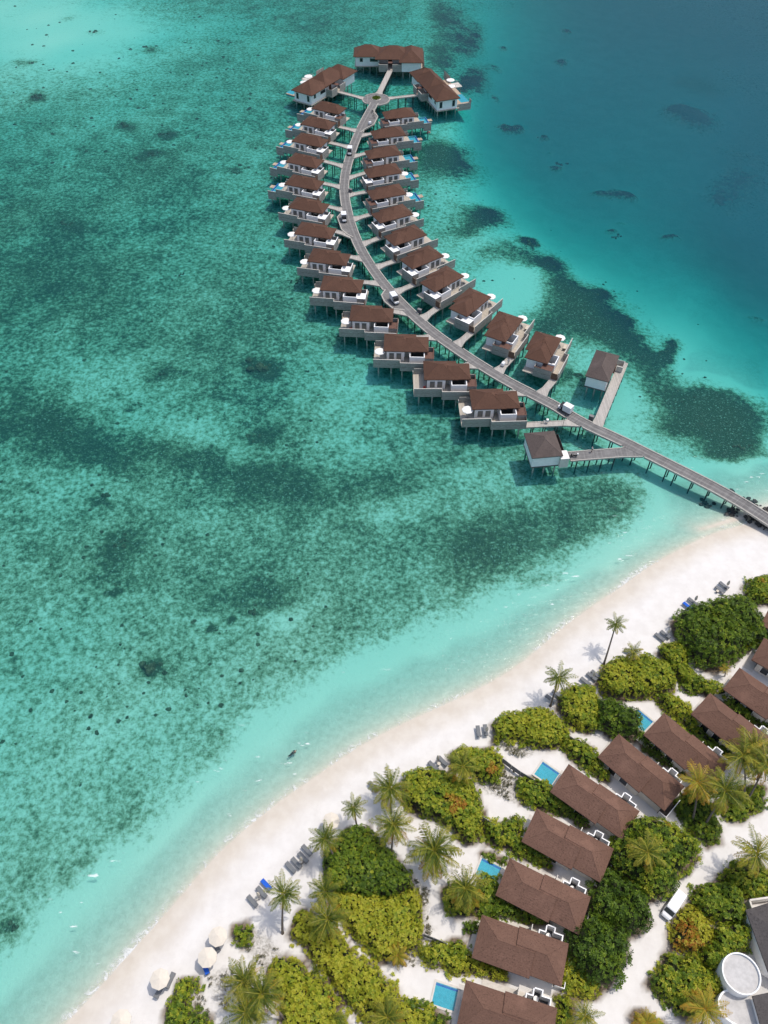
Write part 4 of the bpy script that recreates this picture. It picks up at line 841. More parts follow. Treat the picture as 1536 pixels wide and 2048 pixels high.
# jetty kerbs, open where a branch walkway or a bay joins
for px,sd_ in ((o2(590,420),1),):
    pass
for b0,b1 in ((o2(578,360),o2(650,540)),(o2(875,905),o2(1010,1050)),(o1(790,560),o1(715,700))):
    q0,q1=np.array(G(*b0,FL)),np.array(G(*b1,FL)); i0=int(np.hypot(*(JC-q0).T).argmin()); i1=int(np.hypot(*(JC-q1).T).argmin()); tg=JC[min(i0+1,len(JC)-1)]-JC[i0-1 if i0 else 0]; m_=(q0+q1)/2-JC[(i0+i1)//2]; sg=1 if (m_@np.array([-tg[1],tg[0]]))>0 else -1
    OPEN[sg].append((JLEN[min(i0,i1)],JLEN[max(i0,i1)]))
JF=catmull(JC[::2],.5); FLn=np.concatenate([[0],np.cumsum(np.hypot(*np.diff(JF,axis=0).T))])*JLEN[-1]/np.hypot(*np.diff(JF,axis=0).T).sum()
for s_ in (-1,1):
    ok=np.array([not any(a<l<b for a,b in OPEN[s_]) for l in FLn]); i=0
    while i<len(ok):
        if ok[i]:
            j=i
            while j+1<len(ok) and ok[j+1]: j+=1
            if j-i>=2: ribbon(JF[i:j+1],.26,FL-.3,FL+.14,'kerb','kerb',jroot,s_*1.34,JL)
            i=j+1
        else: i+=1
# ------------------------------------------------------------------ beach villas
EZ=LAND+3.1
LV=[('beach villa at the bottom edge, beside the lowest pool',(932.6,1956),-16.5,True),
('second lowest beach villa, without a pool, small dark bush at its seaward end',(964.6,1825.7),-18.6,False),
('beach villa whose pool is partly overhung by a green bush and a palm',(1020.6,1713.3),-26.8,True),
('beach villa with a thin pale streak on its roof and no pool',(1074.5,1614),-30.3,False),
('beach villa with an open pool ringed by a green hedge strip',(1138.9,1525.7),-38.6,True),
('beach villa with an open dark terrace at its inland end',(1239.2,1465.8),-46.5,False),
('beach villa with a small square pool beside a dark tree',(1329.6,1423.9),-47.8,True),
('beach villa partly under palm fronds, second above the small square pool',(1421.8,1384.2),-47.5,False),
('beach villa at the right edge with a bare sand yard before it',(1480.4,1333.6),-44.5,False),
('beach villa cut by the right edge, behind a dark thicket',(1529.4,1273.5),-39.0,False),
('uppermost beach villa, only a roof corner inside the right edge',(1541,1205),-36.0,False)]
def beach_villa(label,pool):
    t=thing('beach_villa',label,'villa',(0,0,0),0,'brown-roofed beach villas'); z=EZ-LAND; B=MB
    b=B(); b.hip(0,7.7,-5.75,-.22,z,1.56,gx1=False); b.hip(5.2,11.9,-5.35,0,z+.03,1.56,gx0=False); b.build('roof','roof_land',t)
    b=B(); b.box(1.2,7.4,-5.1,-.8,-.3,z-.1); b.box(7.4,11.2,-4.75,-.7,-.3,z-.1); b.build('wall','cream',t)
    for x0 in (2.0,4.2):
        b=B(); b.box(x0,x0+1.4,-5.18,-5.1,.4,2.3); f=b.build('window','white',t); b=B(); b.box(x0+.1,x0+1.3,-5.2,-5.17,.5,2.2); b.build('pane','dglass',f)
    b=B(); b.box(1.12,1.2,-4.4,-1.5,.1,2.4); b.build('terrace_glazing','dglass',t)
    b=B(); b.box(-.6,1.2,-5.6,-.3,-.2,.06); b.build('terrace','stone',t)
    b=B(); b.box(2.2,12.2,-.7,1.15,-.2,.05); b.build('side_path','stone',t)
    b=B(); b.box(6.9,7.02,-.6,1.2,0,1.7); b.build('garden_wall','cream',t)
    # stepped open air bathroom court
    b=B(); th=.16; h=2.15
    def wall(x0,y0,x1,y1): b.box(min(x0,x1)-th/2,max(x0,x1)+th/2,min(y0,y1)-th/2,max(y0,y1)+th/2,-.1,h)
    wall(7.95,-.6,7.95,.7-th); wall(7.95,.7,8.8-th,.7); wall(8.8,.7,8.8,1.65-th); wall(8.8+th,1.65,9.95,1.65); wall(9.95,.98+th,9.95,1.65-th); wall(9.95,.98,11.1-th,.98); wall(11.1,-.6,11.1,.98)
    b.build('bathroom_wall','white',t)
    b=B(); b.box(8.03,8.72,-.7,.62,.05,.12); b.box(8.88,9.87,-.7,1.57,.05,.12); b.box(10.03,11.02,-.7,.9,.05,.12); f=b.build('bathroom_floor','cabinet',t)
    b=B(); b.cyl(9.4,.75,.12,.65,.28,10,.36); b.build('wash_basin','white',t)
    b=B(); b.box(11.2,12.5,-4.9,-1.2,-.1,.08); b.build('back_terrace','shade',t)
    b=B(); b.box(12.5,12.6,-5.0,-1.2,0,1.1); b.box(11.3,12.5,-5.0,-4.9,0,1.1); b.build('terrace_wall','white',t)
    if pool:
        b=B(); x0,x1,y0,y1=-3.62,-.2,-3.6,-.98
        b.box(x0-.28,x1+.1,y1,y1+.28,-.3,.10); b.box(x0-.28,x1+.1,y0-.28,y0,-.3,.10); b.box(x0-.28,x0,y0,y1,-.3,.10); b.box(x1,x1+.1,y0,y1,-.3,.10); p=b.build('pool_coping','stone',t)
        b=B(); b.box(x0,x1,y0,y1,-.05,.02); b.box(x0,x1,y1-.1,y1,.02,.06); b.build('pool_tiles','tile',p)
        b=B(); b.box(x0,x1,y1-.35,y1-.1,.021,.024); b.box(x1-.35,x1,y0,y1-.35,.021,.024); b.build('pool_edge_shade','tile_dark',p)  # thin dark strips painted as the edge's shadow in the pool
        b=B(); b.sheet(x0,x1,y0,y1-.1,.055); b.build('pool_water','pool_water',p)
    return t
lp={}
for lab,px,a,pool in LV:
    x,y=G(*px,EZ)
    if px[0]>1540: 
        q=G(1521.5,1250,EZ); x,y=q[0]+5.75*math.cos(R(a+90)),q[1]+5.75*math.sin(R(a+90))
    if pool not in lp: o=lp[pool]=beach_villa(lab,pool); o.location=(x,y,LAND); o.rotation_euler=(0,0,R(a))
    else: o=dup(lp[pool],(x,y,LAND),R(a),lab,'brown-roofed beach villas')
# roof ladder / pale streaks lie on single roofs
# ------------------------------------------------------------------ service building and round tower, bottom right
SB=thing('service_building','grey-roofed service building with pale concrete yard at the lower right edge','building',(*G(1515,1900,LAND),LAND))
bl=SB.location
def lp_(c,s,z): return [(q[0]-bl[0],q[1]-bl[1]) for q in poly(c,s,z)]
b=MB(); b.prism(lp_(c6,'1340,1080 1410,920 1460,900 1700,1400 1700,1700 1300,1700 1150,1330 1250,1290 1420,1310 1480,1200',LAND),-.3,.1); b.build('yard','concrete',SB)
b=MB(); r1=lp_(c6,'1365,680 1540,625 1800,700 1800,1300 1620,1200 1536,1150',LAND+3.2)
b.prism(r1,3.0,3.2); c_=np.mean(r1,axis=0); b.add([(x,y,3.2) for x,y in r1]+[(c_[0]+1.5,c_[1]+.3,4.6)],[(i,(i+1)%6,6) if True else 0 for i in range(6)][::1]); b.build('roof','roof_dark',SB)
b=MB(); b.prism([(c_[0]+(x-c_[0])*.9,c_[1]+(y-c_[1])*.9) for x,y in r1],0,3.0); b.build('wall','white',SB)
b=MB(); r2=lp_(c6,'1415,1330 1560,1300 1800,1400 1800,1800 1480,1560',LAND+3.2)
b.prism(r2,3.0,3.25); b.build('lower_roof','roof_dark',SB)
b=MB(); cc=np.mean(r2,axis=0); b.prism([(cc[0]+(x-cc[0])*.9,cc[1]+(y-cc[1])*.9) for x,y in r2],0,3.0); b.build('lower_wall','white',SB)
b=MB(); pl=lp_(c6,'1398,605 1540,585 1700,560',LAND+1.6)
for i in range(2): b.obox(pl[i],pl[i+1],.25,0,1.6)
pq=lp_(c6,'1398,605 1420,665',LAND+1.6); b.obox(pq[0],pq[1],.25,0,1.55); b.build('yard_wall','cream',SB)
# round tower: ring parapet, roof slab
tw=G(*c6(1335,1160),LAND+3.6); rad=abs(G(*c6(1478,1160),LAND+3.6)[0]-G(*c6(1192,1160),LAND+3.6)[0])/2
T=thing('round_tower','round white-walled tower with flat pale roof and raised rim','tower',(tw[0],tw[1],LAND))
def ring(b,r0,r1,z0,z1,n=56,a0=0,a1=2*math.pi,cx=0,cy=0):
    for i in range(n):
        t0=a0+(a1-a0)*i/n; t1=a0+(a1-a0)*(i+1)/n
        b.add([(cx+r*math.cos(t),cy+r*math.sin(t),z) for z in (z0,z1) for r,t in ((r0,t0),(r1,t0),(r1,t1),(r0,t1))],[(4,5,6,7),(1,2,6,5),(3,0,4,7),(2,3,7,6)[::1],(0,1,5,4)])
b=MB(); b.cyl(0,0,0,3.25,rad-.16,56); b.build('roof_slab','concrete',T)
b=MB(); ring(b,rad-.16,rad,0,3.6); b.build('wall','white',T)
# curved parapet wall of the lower round terrace
cv=[G(*c6(*map(float,s.split(','))),LAND+2.2) for s in '1258,1285 1215,1290 1180,1320 1163,1360 1165,1410 1190,1465 1235,1510 1290,1545 1350,1580'.split()]
cv=catmull(cv,.4); CW=thing('curved_wall','white curved wall below the round tower, enclosing a grey concrete terrace','wall',(cv[0][0],cv[0][1],LAND))
b=MB()
for i in range(len(cv)-1): b.obox(cv[i]-cv[0],cv[i+1]-cv[0],.22,0,2.2)
b.build('wall','white',CW)
b=MB(); b.prism([tuple(q-cv[0]) for q in cv]+[tuple(np.array(G(*c6(*q),LAND+1.9))-cv[0]) for q in ((1540,1580),(1470,1560),(1420,1400),(1400,1330))],0,1.75); b.build('terrace_slab','concrete',CW)
# ------------------------------------------------------------------ foliage
def rosettes(Cn,Nm,size,tint,k=6,rng=RNG):
    m=len(Cn); Nm=Nm/np.linalg.norm(Nm,axis=1,keepdims=True)
    ref=np.where(np.abs(Nm[:,2:3])>.9,np.array([[1.,0,0]]),np.array([[0,0,1.]])); t=np.cross(Nm,ref); t/=np.linalg.norm(t,axis=1,keepdims=True); b=np.cross(Nm,t)
    off=rng.uniform(0,6.28,m); V=np.empty((m,k,4,3)); TT=np.empty((m,k,4))
    for j in range(k):
        a=off+2*math.pi*j/k+rng.uniform(-.35,.35,m); ph=rng.uniform(-.05,.65,m)
        d=t*np.cos(a)[:,None]+b*np.sin(a)[:,None]; dr=d*np.cos(ph)[:,None]+Nm*np.sin(ph)[:,None]; s=np.cross(Nm,d); L=(size*rng.uniform(.75,1.2,m))[:,None]
        base=Cn+dr*L*.05; mid=Cn+dr*L*.6; tip=Cn+dr*L*np.array([1.0])-Nm*L*.12; w=L*.26
        V[:,j,0]=base; V[:,j,1]=mid+s*w; V[:,j,2]=tip; V[:,j,3]=mid-s*w
        TT[:,j,:]=np.clip(tint+rng.normal(0,.035,m),0,1)[:,None]
    return V.reshape(-1,3),TT.ravel()
def sample(pl,dens,rng):
    b=np.array(pl); lo,hi=b.min(0),b.max(0); n=int((hi[0]-lo[0])*(hi[1]-lo[1])*dens); Q=rng.uniform(lo,hi,(n,2)); 
    return Q
def height(Q,pl,H,Rm,lumps,lr,la,seed,zb=0):
    d=pdist(Q,pl)*np.where(pip(Q,pl),1,-1)+(.22 if H>1 else 0)+.28*wob(Q,1.6,seed)+.1*wob(Q,4,seed+1)
    x=np.clip(d/Rm,0,1); dome=np.sqrt(np.clip(1-(1-x)**2,0,1))
    D=((Q[:,None,:]-lumps[None])**2).sum(2); dm=np.sqrt(D.min(1)); near_=D.argmin(1)
    bump=la*(1-np.clip(dm/lr,0,1.3)**2)
    mid=np.clip(d/(Rm*2.6),0,1)
    return zb+(H*.78*dome+H*.22*mid*dome+bump*np.clip(x*1.5,0,1)),d,near_
def shrub(name,pl,H,tint,spread,kind,label,idx,cat=None,group=None,leaf='leaf'):
    rng=np.random.default_rng(1000+idx); tree=kind=='tree'
    A=.5*abs(sum(pl[i][0]*pl[(i+1)%len(pl)][1]-pl[(i+1)%len(pl)][0]*pl[i][1] for i in range(len(pl))))
    lr=1.25 if tree else .85; la=1.05 if tree else .42; Rm=(2.6 if tree else 1.15); Rm=min(Rm,.5*math.sqrt(A)+.3)
    nl=max(4,int(A/(lr*lr*1.5))); lum=sample(pl,1,rng); b=np.array(pl); lum=rng.uniform(b.min(0)-.5,b.max(0)+.5,(nl*3,2)); lum=lum[pip(lum,pl)]
    if len(lum)<2: lum=b[:3]
    lt=rng.normal(0,spread*.75,len(lum)); lh=rng.normal(0,.18 if tree else .1,len(lum))*H*.5
    Q=sample(pl,(17 if tree else 25),rng); zb=1.7 if tree else .12
    h,d,nr=height(Q,pl,H-zb,Rm,lum,lr,la,idx,zb); h=h+lh[nr]*.5*np.clip(d/Rm,0,1)
    keep=d>(-.35 if tree else -.15)
    gap=wob(Q,1.1,idx+50)+.6*wob(Q,3.2,idx+51)
    keep&=~((gap>1.2)&(rng.random(len(Q))<.75))
    eps=.15; hx,_,_=height(Q+[eps,0],pl,H-zb,Rm,lum,lr,la,idx,zb); hy,_,_=height(Q+[0,eps],pl,H-zb,Rm,lum,lr,la,idx,zb); h0,_,_=height(Q,pl,H-zb,Rm,lum,lr,la,idx,zb)
    nrm=np.stack([-np.clip((hx-h0)/eps,-2,2),-np.clip((hy-h0)/eps,-2,2),np.ones(len(Q))],1); nrm/=np.linalg.norm(nrm,axis=1,keepdims=True); nrm+=rng.normal(0,.28,nrm.shape); nrm[:,2]=np.maximum(nrm[:,2],.12)
    fringe=(d>-.75)&~keep&(d<-.05)&(wob(Q,2.2,idx+60)>.25)&(rng.random(len(Q))<.55)
    keep|=fringe
    Q,h,d,nr,nrm,fringe=Q[keep],h[keep],d[keep],nr[keep],nrm[keep],fringe[keep]
    dep=rng.random(len(Q))**2.4*(1.3 if tree else .7)
    z=np.maximum(h-dep+rng.uniform(-.05,.16,len(Q)),.12); z=np.where(fringe,rng.uniform(.08,.45,len(Q))*(3 if tree else 1),z)
    tn=np.clip(tint+.04+lt[nr]*.5+rng.normal(0,spread*.75,len(Q))+.05*wob(Q,.5,idx+9),.05,.84)
    if idx in ORANGE:
        for (ox,oy,orr) in ORANGE[idx]: tn=np.where((Q[:,0]-ox)**2+(Q[:,1]-oy)**2<(orr*(1+.35*wob(Q,2,idx)))**2,rng.uniform(.88,1.0,len(Q)),tn)
    c0=np.mean(pl,axis=0); C3=np.stack([Q[:,0]-c0[0],Q[:,1]-c0[1],z],1)
    V,TT=rosettes(C3,nrm,np.full(len(Q),.34 if tree else .265)*rng.uniform(.75,1.25,len(Q)),tn,5 if tree else 6,rng)
    t=thing('tree' if tree else 'shrub',label,'tree' if tree else 'shrub',(c0[0],c0[1],LAND),0,group)
    raw_mesh('crown' if tree else 'foliage',V,np.arange(len(V)).reshape(-1,4),leaf,dict(tint=TT),t)
    # dark inner leaf layer; its colour stands for shade between the outer leaves
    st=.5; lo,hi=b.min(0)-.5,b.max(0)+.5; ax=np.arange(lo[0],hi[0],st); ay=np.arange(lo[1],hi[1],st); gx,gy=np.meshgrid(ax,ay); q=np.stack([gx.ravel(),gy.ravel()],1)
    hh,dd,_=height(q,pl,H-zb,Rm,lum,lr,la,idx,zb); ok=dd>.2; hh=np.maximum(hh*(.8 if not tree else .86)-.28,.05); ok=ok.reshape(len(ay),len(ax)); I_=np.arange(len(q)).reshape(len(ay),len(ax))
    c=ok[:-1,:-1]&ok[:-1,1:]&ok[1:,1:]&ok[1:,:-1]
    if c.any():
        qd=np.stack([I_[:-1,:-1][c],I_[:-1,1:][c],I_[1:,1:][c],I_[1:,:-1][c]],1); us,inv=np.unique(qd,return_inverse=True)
        raw_mesh('inner_shade',np.stack([q[us,0]-c0[0],q[us,1]-c0[1],hh[us]],1),inv.reshape(qd.shape),'inner',None,t,True)
    mb=MB(); best=q[dd.argmax()] if len(q) else c0; base=np.array([best[0]-c0[0],best[1]-c0[1]])
    n_=4 if tree else 3
    if tree: mb.tube([(base[0],base[1],-.2),(base[0]+.1,base[1],H*.35),(base[0]+.05,base[1]+.1,H*.7)],[.26,.2,.12],8)
    for k in range(n_):
        a=k*2.1+idx; rr=.3*math.sqrt(A); mb.tube([(base[0],base[1],H*.15 if tree else -.1),(base[0]+rr*.5*math.cos(a),base[1]+rr*.5*math.sin(a),H*.4),(base[0]+rr*math.cos(a),base[1]+rr*math.sin(a),H*.6)],[.12,.08,.04],6)
    mb.build('trunk' if tree else 'stems','wood_bark',t,True)
    return t
ORANGE={}
names=[s[0] for s in SHR]
def org_(n,c,x,y,r): 
    q=G(*c(x,y),2.5); ORANGE.setdefault(names.index(n),[]).append((q[0],q[1],r))
org_('V9',c2,545,455,.75); org_('V9',c2,530,480,.6); org_('V10',c2,258,680,.7); org_('V10',c2,330,715,1.0); org_('V10',c2,300,750,.7); org_('V2',c1,1500,150,.5); org_('V15',c7,1035,560,.4)
org_('V23b',c6,900,830,1.2); org_('V23b',c6,960,930,1.2); org_('V23b',c6,870,950,.9); org_('V31',c6,620,1520,1.3); org_('T1',c6,740,70,.5)
for i,s in enumerate(SHR): shrub(*s,i,group='green shrubs and trees of the resort garden')
def dune(i,name,pl,label):
    rng=np.random.default_rng(300+i); Q=sample(pl,11,rng); Q=Q[pip(Q,pl)]; g=wob(Q,1.5,i+70)+.5*wob(Q,4,i+71); Q=Q[(g>0)]
    c0=np.mean(pl,axis=0); n=len(Q); C=np.stack([Q[:,0]-c0[0],Q[:,1]-c0[1],rng.uniform(.03,.28,n)],1); N_=np.stack([rng.normal(0,.5,n),rng.normal(0,.5,n),np.ones(n)],1)
    V,TT=rosettes(C,N_,rng.uniform(.14,.30,n),rng.uniform(.1,.85,n),5,rng)
    o=raw_mesh('dune_plants',V,np.arange(len(V)).reshape(-1,4),'twig',dict(tint=TT)); o.location=(c0[0],c0[1],LAND); tag(o,label,'dune plants',None,'stuff')
for i,d in enumerate(DUNE): dune(i,*d)
# ------------------------------------------------------------------ palms
def frond(az,el0,L,droop,rng,V,TT,tint,pairs=19):
    pts=[];p=np.zeros(3); el=el0; n=12; side=np.array([-math.sin(az),math.cos(az),0]); tw=rng.normal(0,.12)
    for i in range(n+1):
        pts.append(p.copy()); d=np.array([math.cos(az+tw*i/n)*math.cos(el),math.sin(az+tw*i/n)*math.cos(el),math.sin(el)]); p=p+d*L/n; el-=droop/n*(.5+i/n)
    pts=np.array(pts)
    for i in range(n):   # midrib
        w=.045*(1-i/n)+.012; a,b=pts[i],pts[i+1]; V+=[a-side*w,b-side*w,b+side*w,a+side*w]; TT+=[min(tint+.12,1)]*4
    for k in range(pairs):
        f=.10+.88*k/(pairs-1); x=f*n; i=min(int(x),n-1); c=pts[i]+(pts[i+1]-pts[i])*(x-i); tg=pts[i+1]-pts[i]; tg/=np.linalg.norm(tg); up=np.cross(tg,side); up=up if up[2]>0 else -up
        prof=math.sin(math.pi*min(f*.85+.16,1))**.6; l=.22*L*prof*rng.uniform(.85,1.1)+.05
        for s in (-1,1):
            sd2=side*s*.80+tg*.58-up*rng.uniform(.2,.95); sd2/=np.linalg.norm(sd2); wv=tg*.5-up*.15; wv=np.cross(sd2,up); wv/=np.linalg.norm(wv)+1e-9; w=.05
            m_=c+sd2*l*.5; tip=c+sd2*l-np.array([0,0,l*.22])
            V+=[c,m_+wv*w,tip,m_-wv*w]; tv=min(max(tint+rng.normal(0,.06)+.30*(f-.45),0),1); TT+=[tv]*4
def crown(seed,n,tint,old,L=3.0):
    rng=np.random.default_rng(seed); V=[];TT=[]
    for i in range(n):
        u=i/(n-1); az=i*2.39996+rng.normal(0,.15); el=R(72)-R(92)*u+rng.normal(0,.08)
        frond(az,el,L*(.82+.22*math.sin(math.pi*min(u+.2,1)))*rng.uniform(.9,1.08),R(62)+R(28)*(1-u),rng,V,TT,tint+(old*max(0,u-.55)/.45)+rng.normal(0,.04))
    return np.array(V),np.array(TT)
CR={}
for nm,a in dict(green=(1,21,.48,.32),warm=(2,22,.56,.50),yellow=(3,19,.74,.25),full=(4,26,.52,.52),thin=(5,16,.46,.3),pale=(6,18,.58,.2),small=(8,12,.42,.1)).items():
    V,TT=crown(*a); o=raw_mesh('crown',V,np.arange(len(V)).reshape(-1,4),'palm',dict(tint=TT)); CR[nm]=o.data; bpy.data.objects.remove(o)
def palm(label,base,top,rpx,kind,h,rot=0):
    """base px on the ground (None: under the crown), crown px, crown radius px, kind, height"""
    c=G(*top,LAND+h); bpt=G(*base,LAND) if base else (c[0]+random.uniform(-.5,.5),c[1]-random.uniform(.2,.8))
    dx,dy=c[0]-bpt[0],c[1]-bpt[1]
    t=thing('palm_tree',label,'palm',(bpt[0],bpt[1],LAND),0,'coconut palms')
    m=MB(); pts=[];rad=[]; n=9
    for i in range(n+1):
        u=i/n; e_=u*u*.45+u*.55; pts.append((dx*e_,dy*e_,-.2+(h+.2)*u)); rad.append((.19-.09*u)*(1.35 if i==0 else 1)*(h/8)**.4)
    m.tube(pts,rad,8); m.build('trunk','bark',t,True)
    zc=math.hypot(c[0],c[1]); dist=(c[1]*CS-(LAND+h-CZ)*SN); s=rpx*dist/F/2.3
    o=bpy.data.objects.new('crown',CR[kind]); COL.objects.link(o); o.parent=t; o.location=(dx,dy,h-.08); o.rotation_euler=(R(random.uniform(-7,7)),R(random.uniform(-7,7)),rot or random.uniform(0,6.28)); o.scale=(s,s,s*.95)
    if kind!='small':
        q=MB(); r_=random.Random(int(top[0]))
        for k in range(6):
            a=r_.uniform(0,6.28); q.cyl(.24*math.cos(a),.24*math.sin(a),-.38,-.12,.09,6,.07)
        q.build('coconuts','brown',o)
    return t
PALMS=[
('tall slender palm alone on the open beach, above all other palms',(1208,1327),(1232,1247),22,'thin',7.0),
('pale palm rising out of the broad shrub dome, right of the tall slender palm',(1252,1350),(1268,1302),19,'pale',4.6),
('dark green palm on the beach beside a shrub dome with twiggy edge',(1101,1411),(1118,1354),31,'thin',6.5),
('palm behind the pair of loungers, casting shade on the shrub with rusty hollow',(919,1582),(925,1533),34,'warm',5.0),
('bushy palm over half hidden loungers at the left tip of a large shrub dome',(782,1625),(780,1577),40,'full',4.6),
('thin sparse palm beside the single cream parasol',(714,1656),(707,1614),25,'thin',5.2),
('palm between the cream parasol and the row of four loungers',(674,1727),(650,1678),32,'green',6.5),
('palm with orange lower fronds over the narrow sand path',(782,1720),(787,1650),40,'warm',6.0),
('largest palm, spreading over the sand path beside two yellow green shrubs',(872,1745),(868,1702),53,'full',5.0),
('leaning palm with a bare dark trunk on open sand next to the blue lounger',(565,1866),(567,1787),37,'thin',7.6),
('upper one of two palms on the left flank of the largest dark mound',(646,1822),(650,1783),34,'green',4.5),
('lower one of two palms on the left flank of the largest dark mound',(658,1880),(655,1838),42,'warm',5.0),
('palm over a low shrub left of the pool overhung by greenery',(940,1820),(932,1778),42,'warm',4.5),
('upper left palm of the dense cluster at the bottom',(490,2010),(488,1962),42,'warm',5.0),
('right palm of the dense cluster at the bottom, on a leaning trunk',(576,2044),(524,1988),46,'full',6.0),
('lower left palm of the dense cluster at the bottom',(500,2070),(492,2025),44,'warm',5.0),
('small yellow palm in a brown litter patch by the path',(797,1926),(795,1910),23,'yellow',1.5),
('low spiky bright green palm beside the dark fence rails',(852,1915),(851,1906),17,'small',.8),
('palm growing from the bright diagonal hedge at the bottom edge',(778,2062),(775,2035),38,'warm',3.0),
('pale palm with a white trunk in front of the olive tree',(1282,1766),(1295,1704),37,'pale',6.5),
('palm beside the roof with an open dark terrace, left of two leaning palms',(1383,1648),(1396,1565),38,'yellow',7.5),
('wide palm leaning over the fork of the sand road',(1405,1657),(1450,1580),44,'full',7.5),
('palm leaning from the low bed toward the upper right roofs',(1487,1602),(1487,1512),44,'pale',7.5),
('palm at the right edge above the road, half cut off',(1490,1608),(1532,1528),42,'warm',7.5),
('palm at the right edge throwing a frond shadow on the road',(1500,1745),(1514,1706),44,'pale',7.0),
('yellow palm left of the curved white wall',(1402,2052),(1410,2018),42,'yellow',4.0),
('palm at the bottom beside the sand road corner',(1172,2062),(1170,2032),32,'pale',3.0),
('orange palm at the bottom edge in the road fork',(1295,2062),(1294,2046),26,'yellow',2.0),
('tiny yellow palm in the bare sand yard near the right edge',(1450,1352),(1450,1338),11,'yellow',2.2),
('topmost palm crown over the upper right roofs',(1516,1560),(1510,1492),38,'pale',7.0),
('small palm sprout on the sand strip beside the bright diagonal hedge',(632,1946),(630,1941),13,'small',.7),
('dark spiky low palm at the bottom of the bright green shrub dome',(652,2046),(655,2038),34,'small',1.6),
]
for p in PALMS: palm(*p)
# ------------------------------------------------------------------ timber garden fences
def gfence(label,c,s,h=1.5):
    pl=[G(*c(*map(float,t.split(','))),LAND+h) for t in s.split()]; t=thing('timber_fence',label,'fence',(pl[0][0],pl[0][1],LAND),0,'dark timber garden fences'); o=pl[0]
    for i in range(len(pl)-1):
        a=np.array(pl[i])-o; b_=np.array(pl[i+1])-o; m=MB(); L=np.hypot(*(b_-a))
        for z in np.arange(.15,h,.28): m.obox(a,b_,.06,z,z+.2)
        m.build('slat_panel','grey_frame',t)
        n=max(1,int(L/1.8))
        for k in range(n+(i==len(pl)-2)):
            q=a+(b_-a)*k/n; m=MB(); m.box(q[0]-.07,q[0]+.07,q[1]-.07,q[1]+.07,-.1,h+.06); m.build('post','cap',t)
gfence('dark slatted fence beside the yard of the pool villa with hedge ring',c2,'622,390 680,435 740,478 830,530')
gfence('short dark slatted fence at the foot of the shrub with rusty hollow',c2,'462,765 520,800 590,850')
gfence('slatted fence between a shrub dome with twiggy edge and a sand yard',c2,'1008,165 1070,240 1150,295 1240,352')
gfence('curving pale slatted fence along a green hedge at the upper right',c1,'1012,680 1060,718 1110,745 1160,768',1.2)
gfence('dark fence rails below the winding path near the second lowest villa',c5,'265,700 330,725 412,760',1.3)
gfence('fence beside the lowest pool at the bottom',c7,'1382,562 1440,590 1500,612',1.1)
gfence('slatted fence above the uppermost bush at the right edge',c1,'1430,150 1480,172 1545,192',1.3)
# ------------------------------------------------------------------ beach furniture
def lounger(label,px,dirpx,kind='grey',back=.35):
    a=G(*px,LAND+.35); q=G(px[0]+dirpx[0],px[1]+dirpx[1],LAND+.35); ang=math.atan2(q[1]-a[1],q[0]-a[0])
    key=kind
    if key not in LOUNGE:
        t=thing('sun_lounger',label,'sun lounger',(0,0,0),0,'sun loungers on the beach'); m=MB()
        for y in (-.33,.27): m.box(-1.0,1.0,y,y+.06,.26,.34)
        m.box(-1.0,-.94,-.27,.27,.26,.34); m.box(.94,1.0,-.27,.27,.26,.34); m.build('frame','grey_frame',t)
        for x in (-.85,.75):
            for y in (-.33,.27): m=MB(); m.box(x,x+.07,y,y+.06,0,.26); m.build('leg','grey_frame',t)
        m=MB(); m.box(-.97,.4,-.3,.3,.345,.41); m.build('seat','blue' if kind=='blue' else 'cushion',t)
        m=MB(); m.add([(.4,-.3,.35),(1.0,-.3,.62),(1.0,.3,.62),(.4,.3,.35),(.4,-.3,.41),(.97,-.3,.68),(.97,.3,.68),(.4,.3,.41)],[(3,2,1,0),(4,5,6,7),(0,1,5,4),(1,2,6,5),(2,3,7,6),(3,0,4,7)]); m.build('backrest','blue' if kind=='blue' else 'cushion',t)
        LOUNGE[key]=t
    else: t=dup(LOUNGE[key],(0,0,0),0,label,'sun loungers on the beach')
    t.location=(a[0],a[1],LAND); t.rotation_euler=(0,0,ang); return t
LOUNGE={}
g1=(16,13); g2=(17,14)
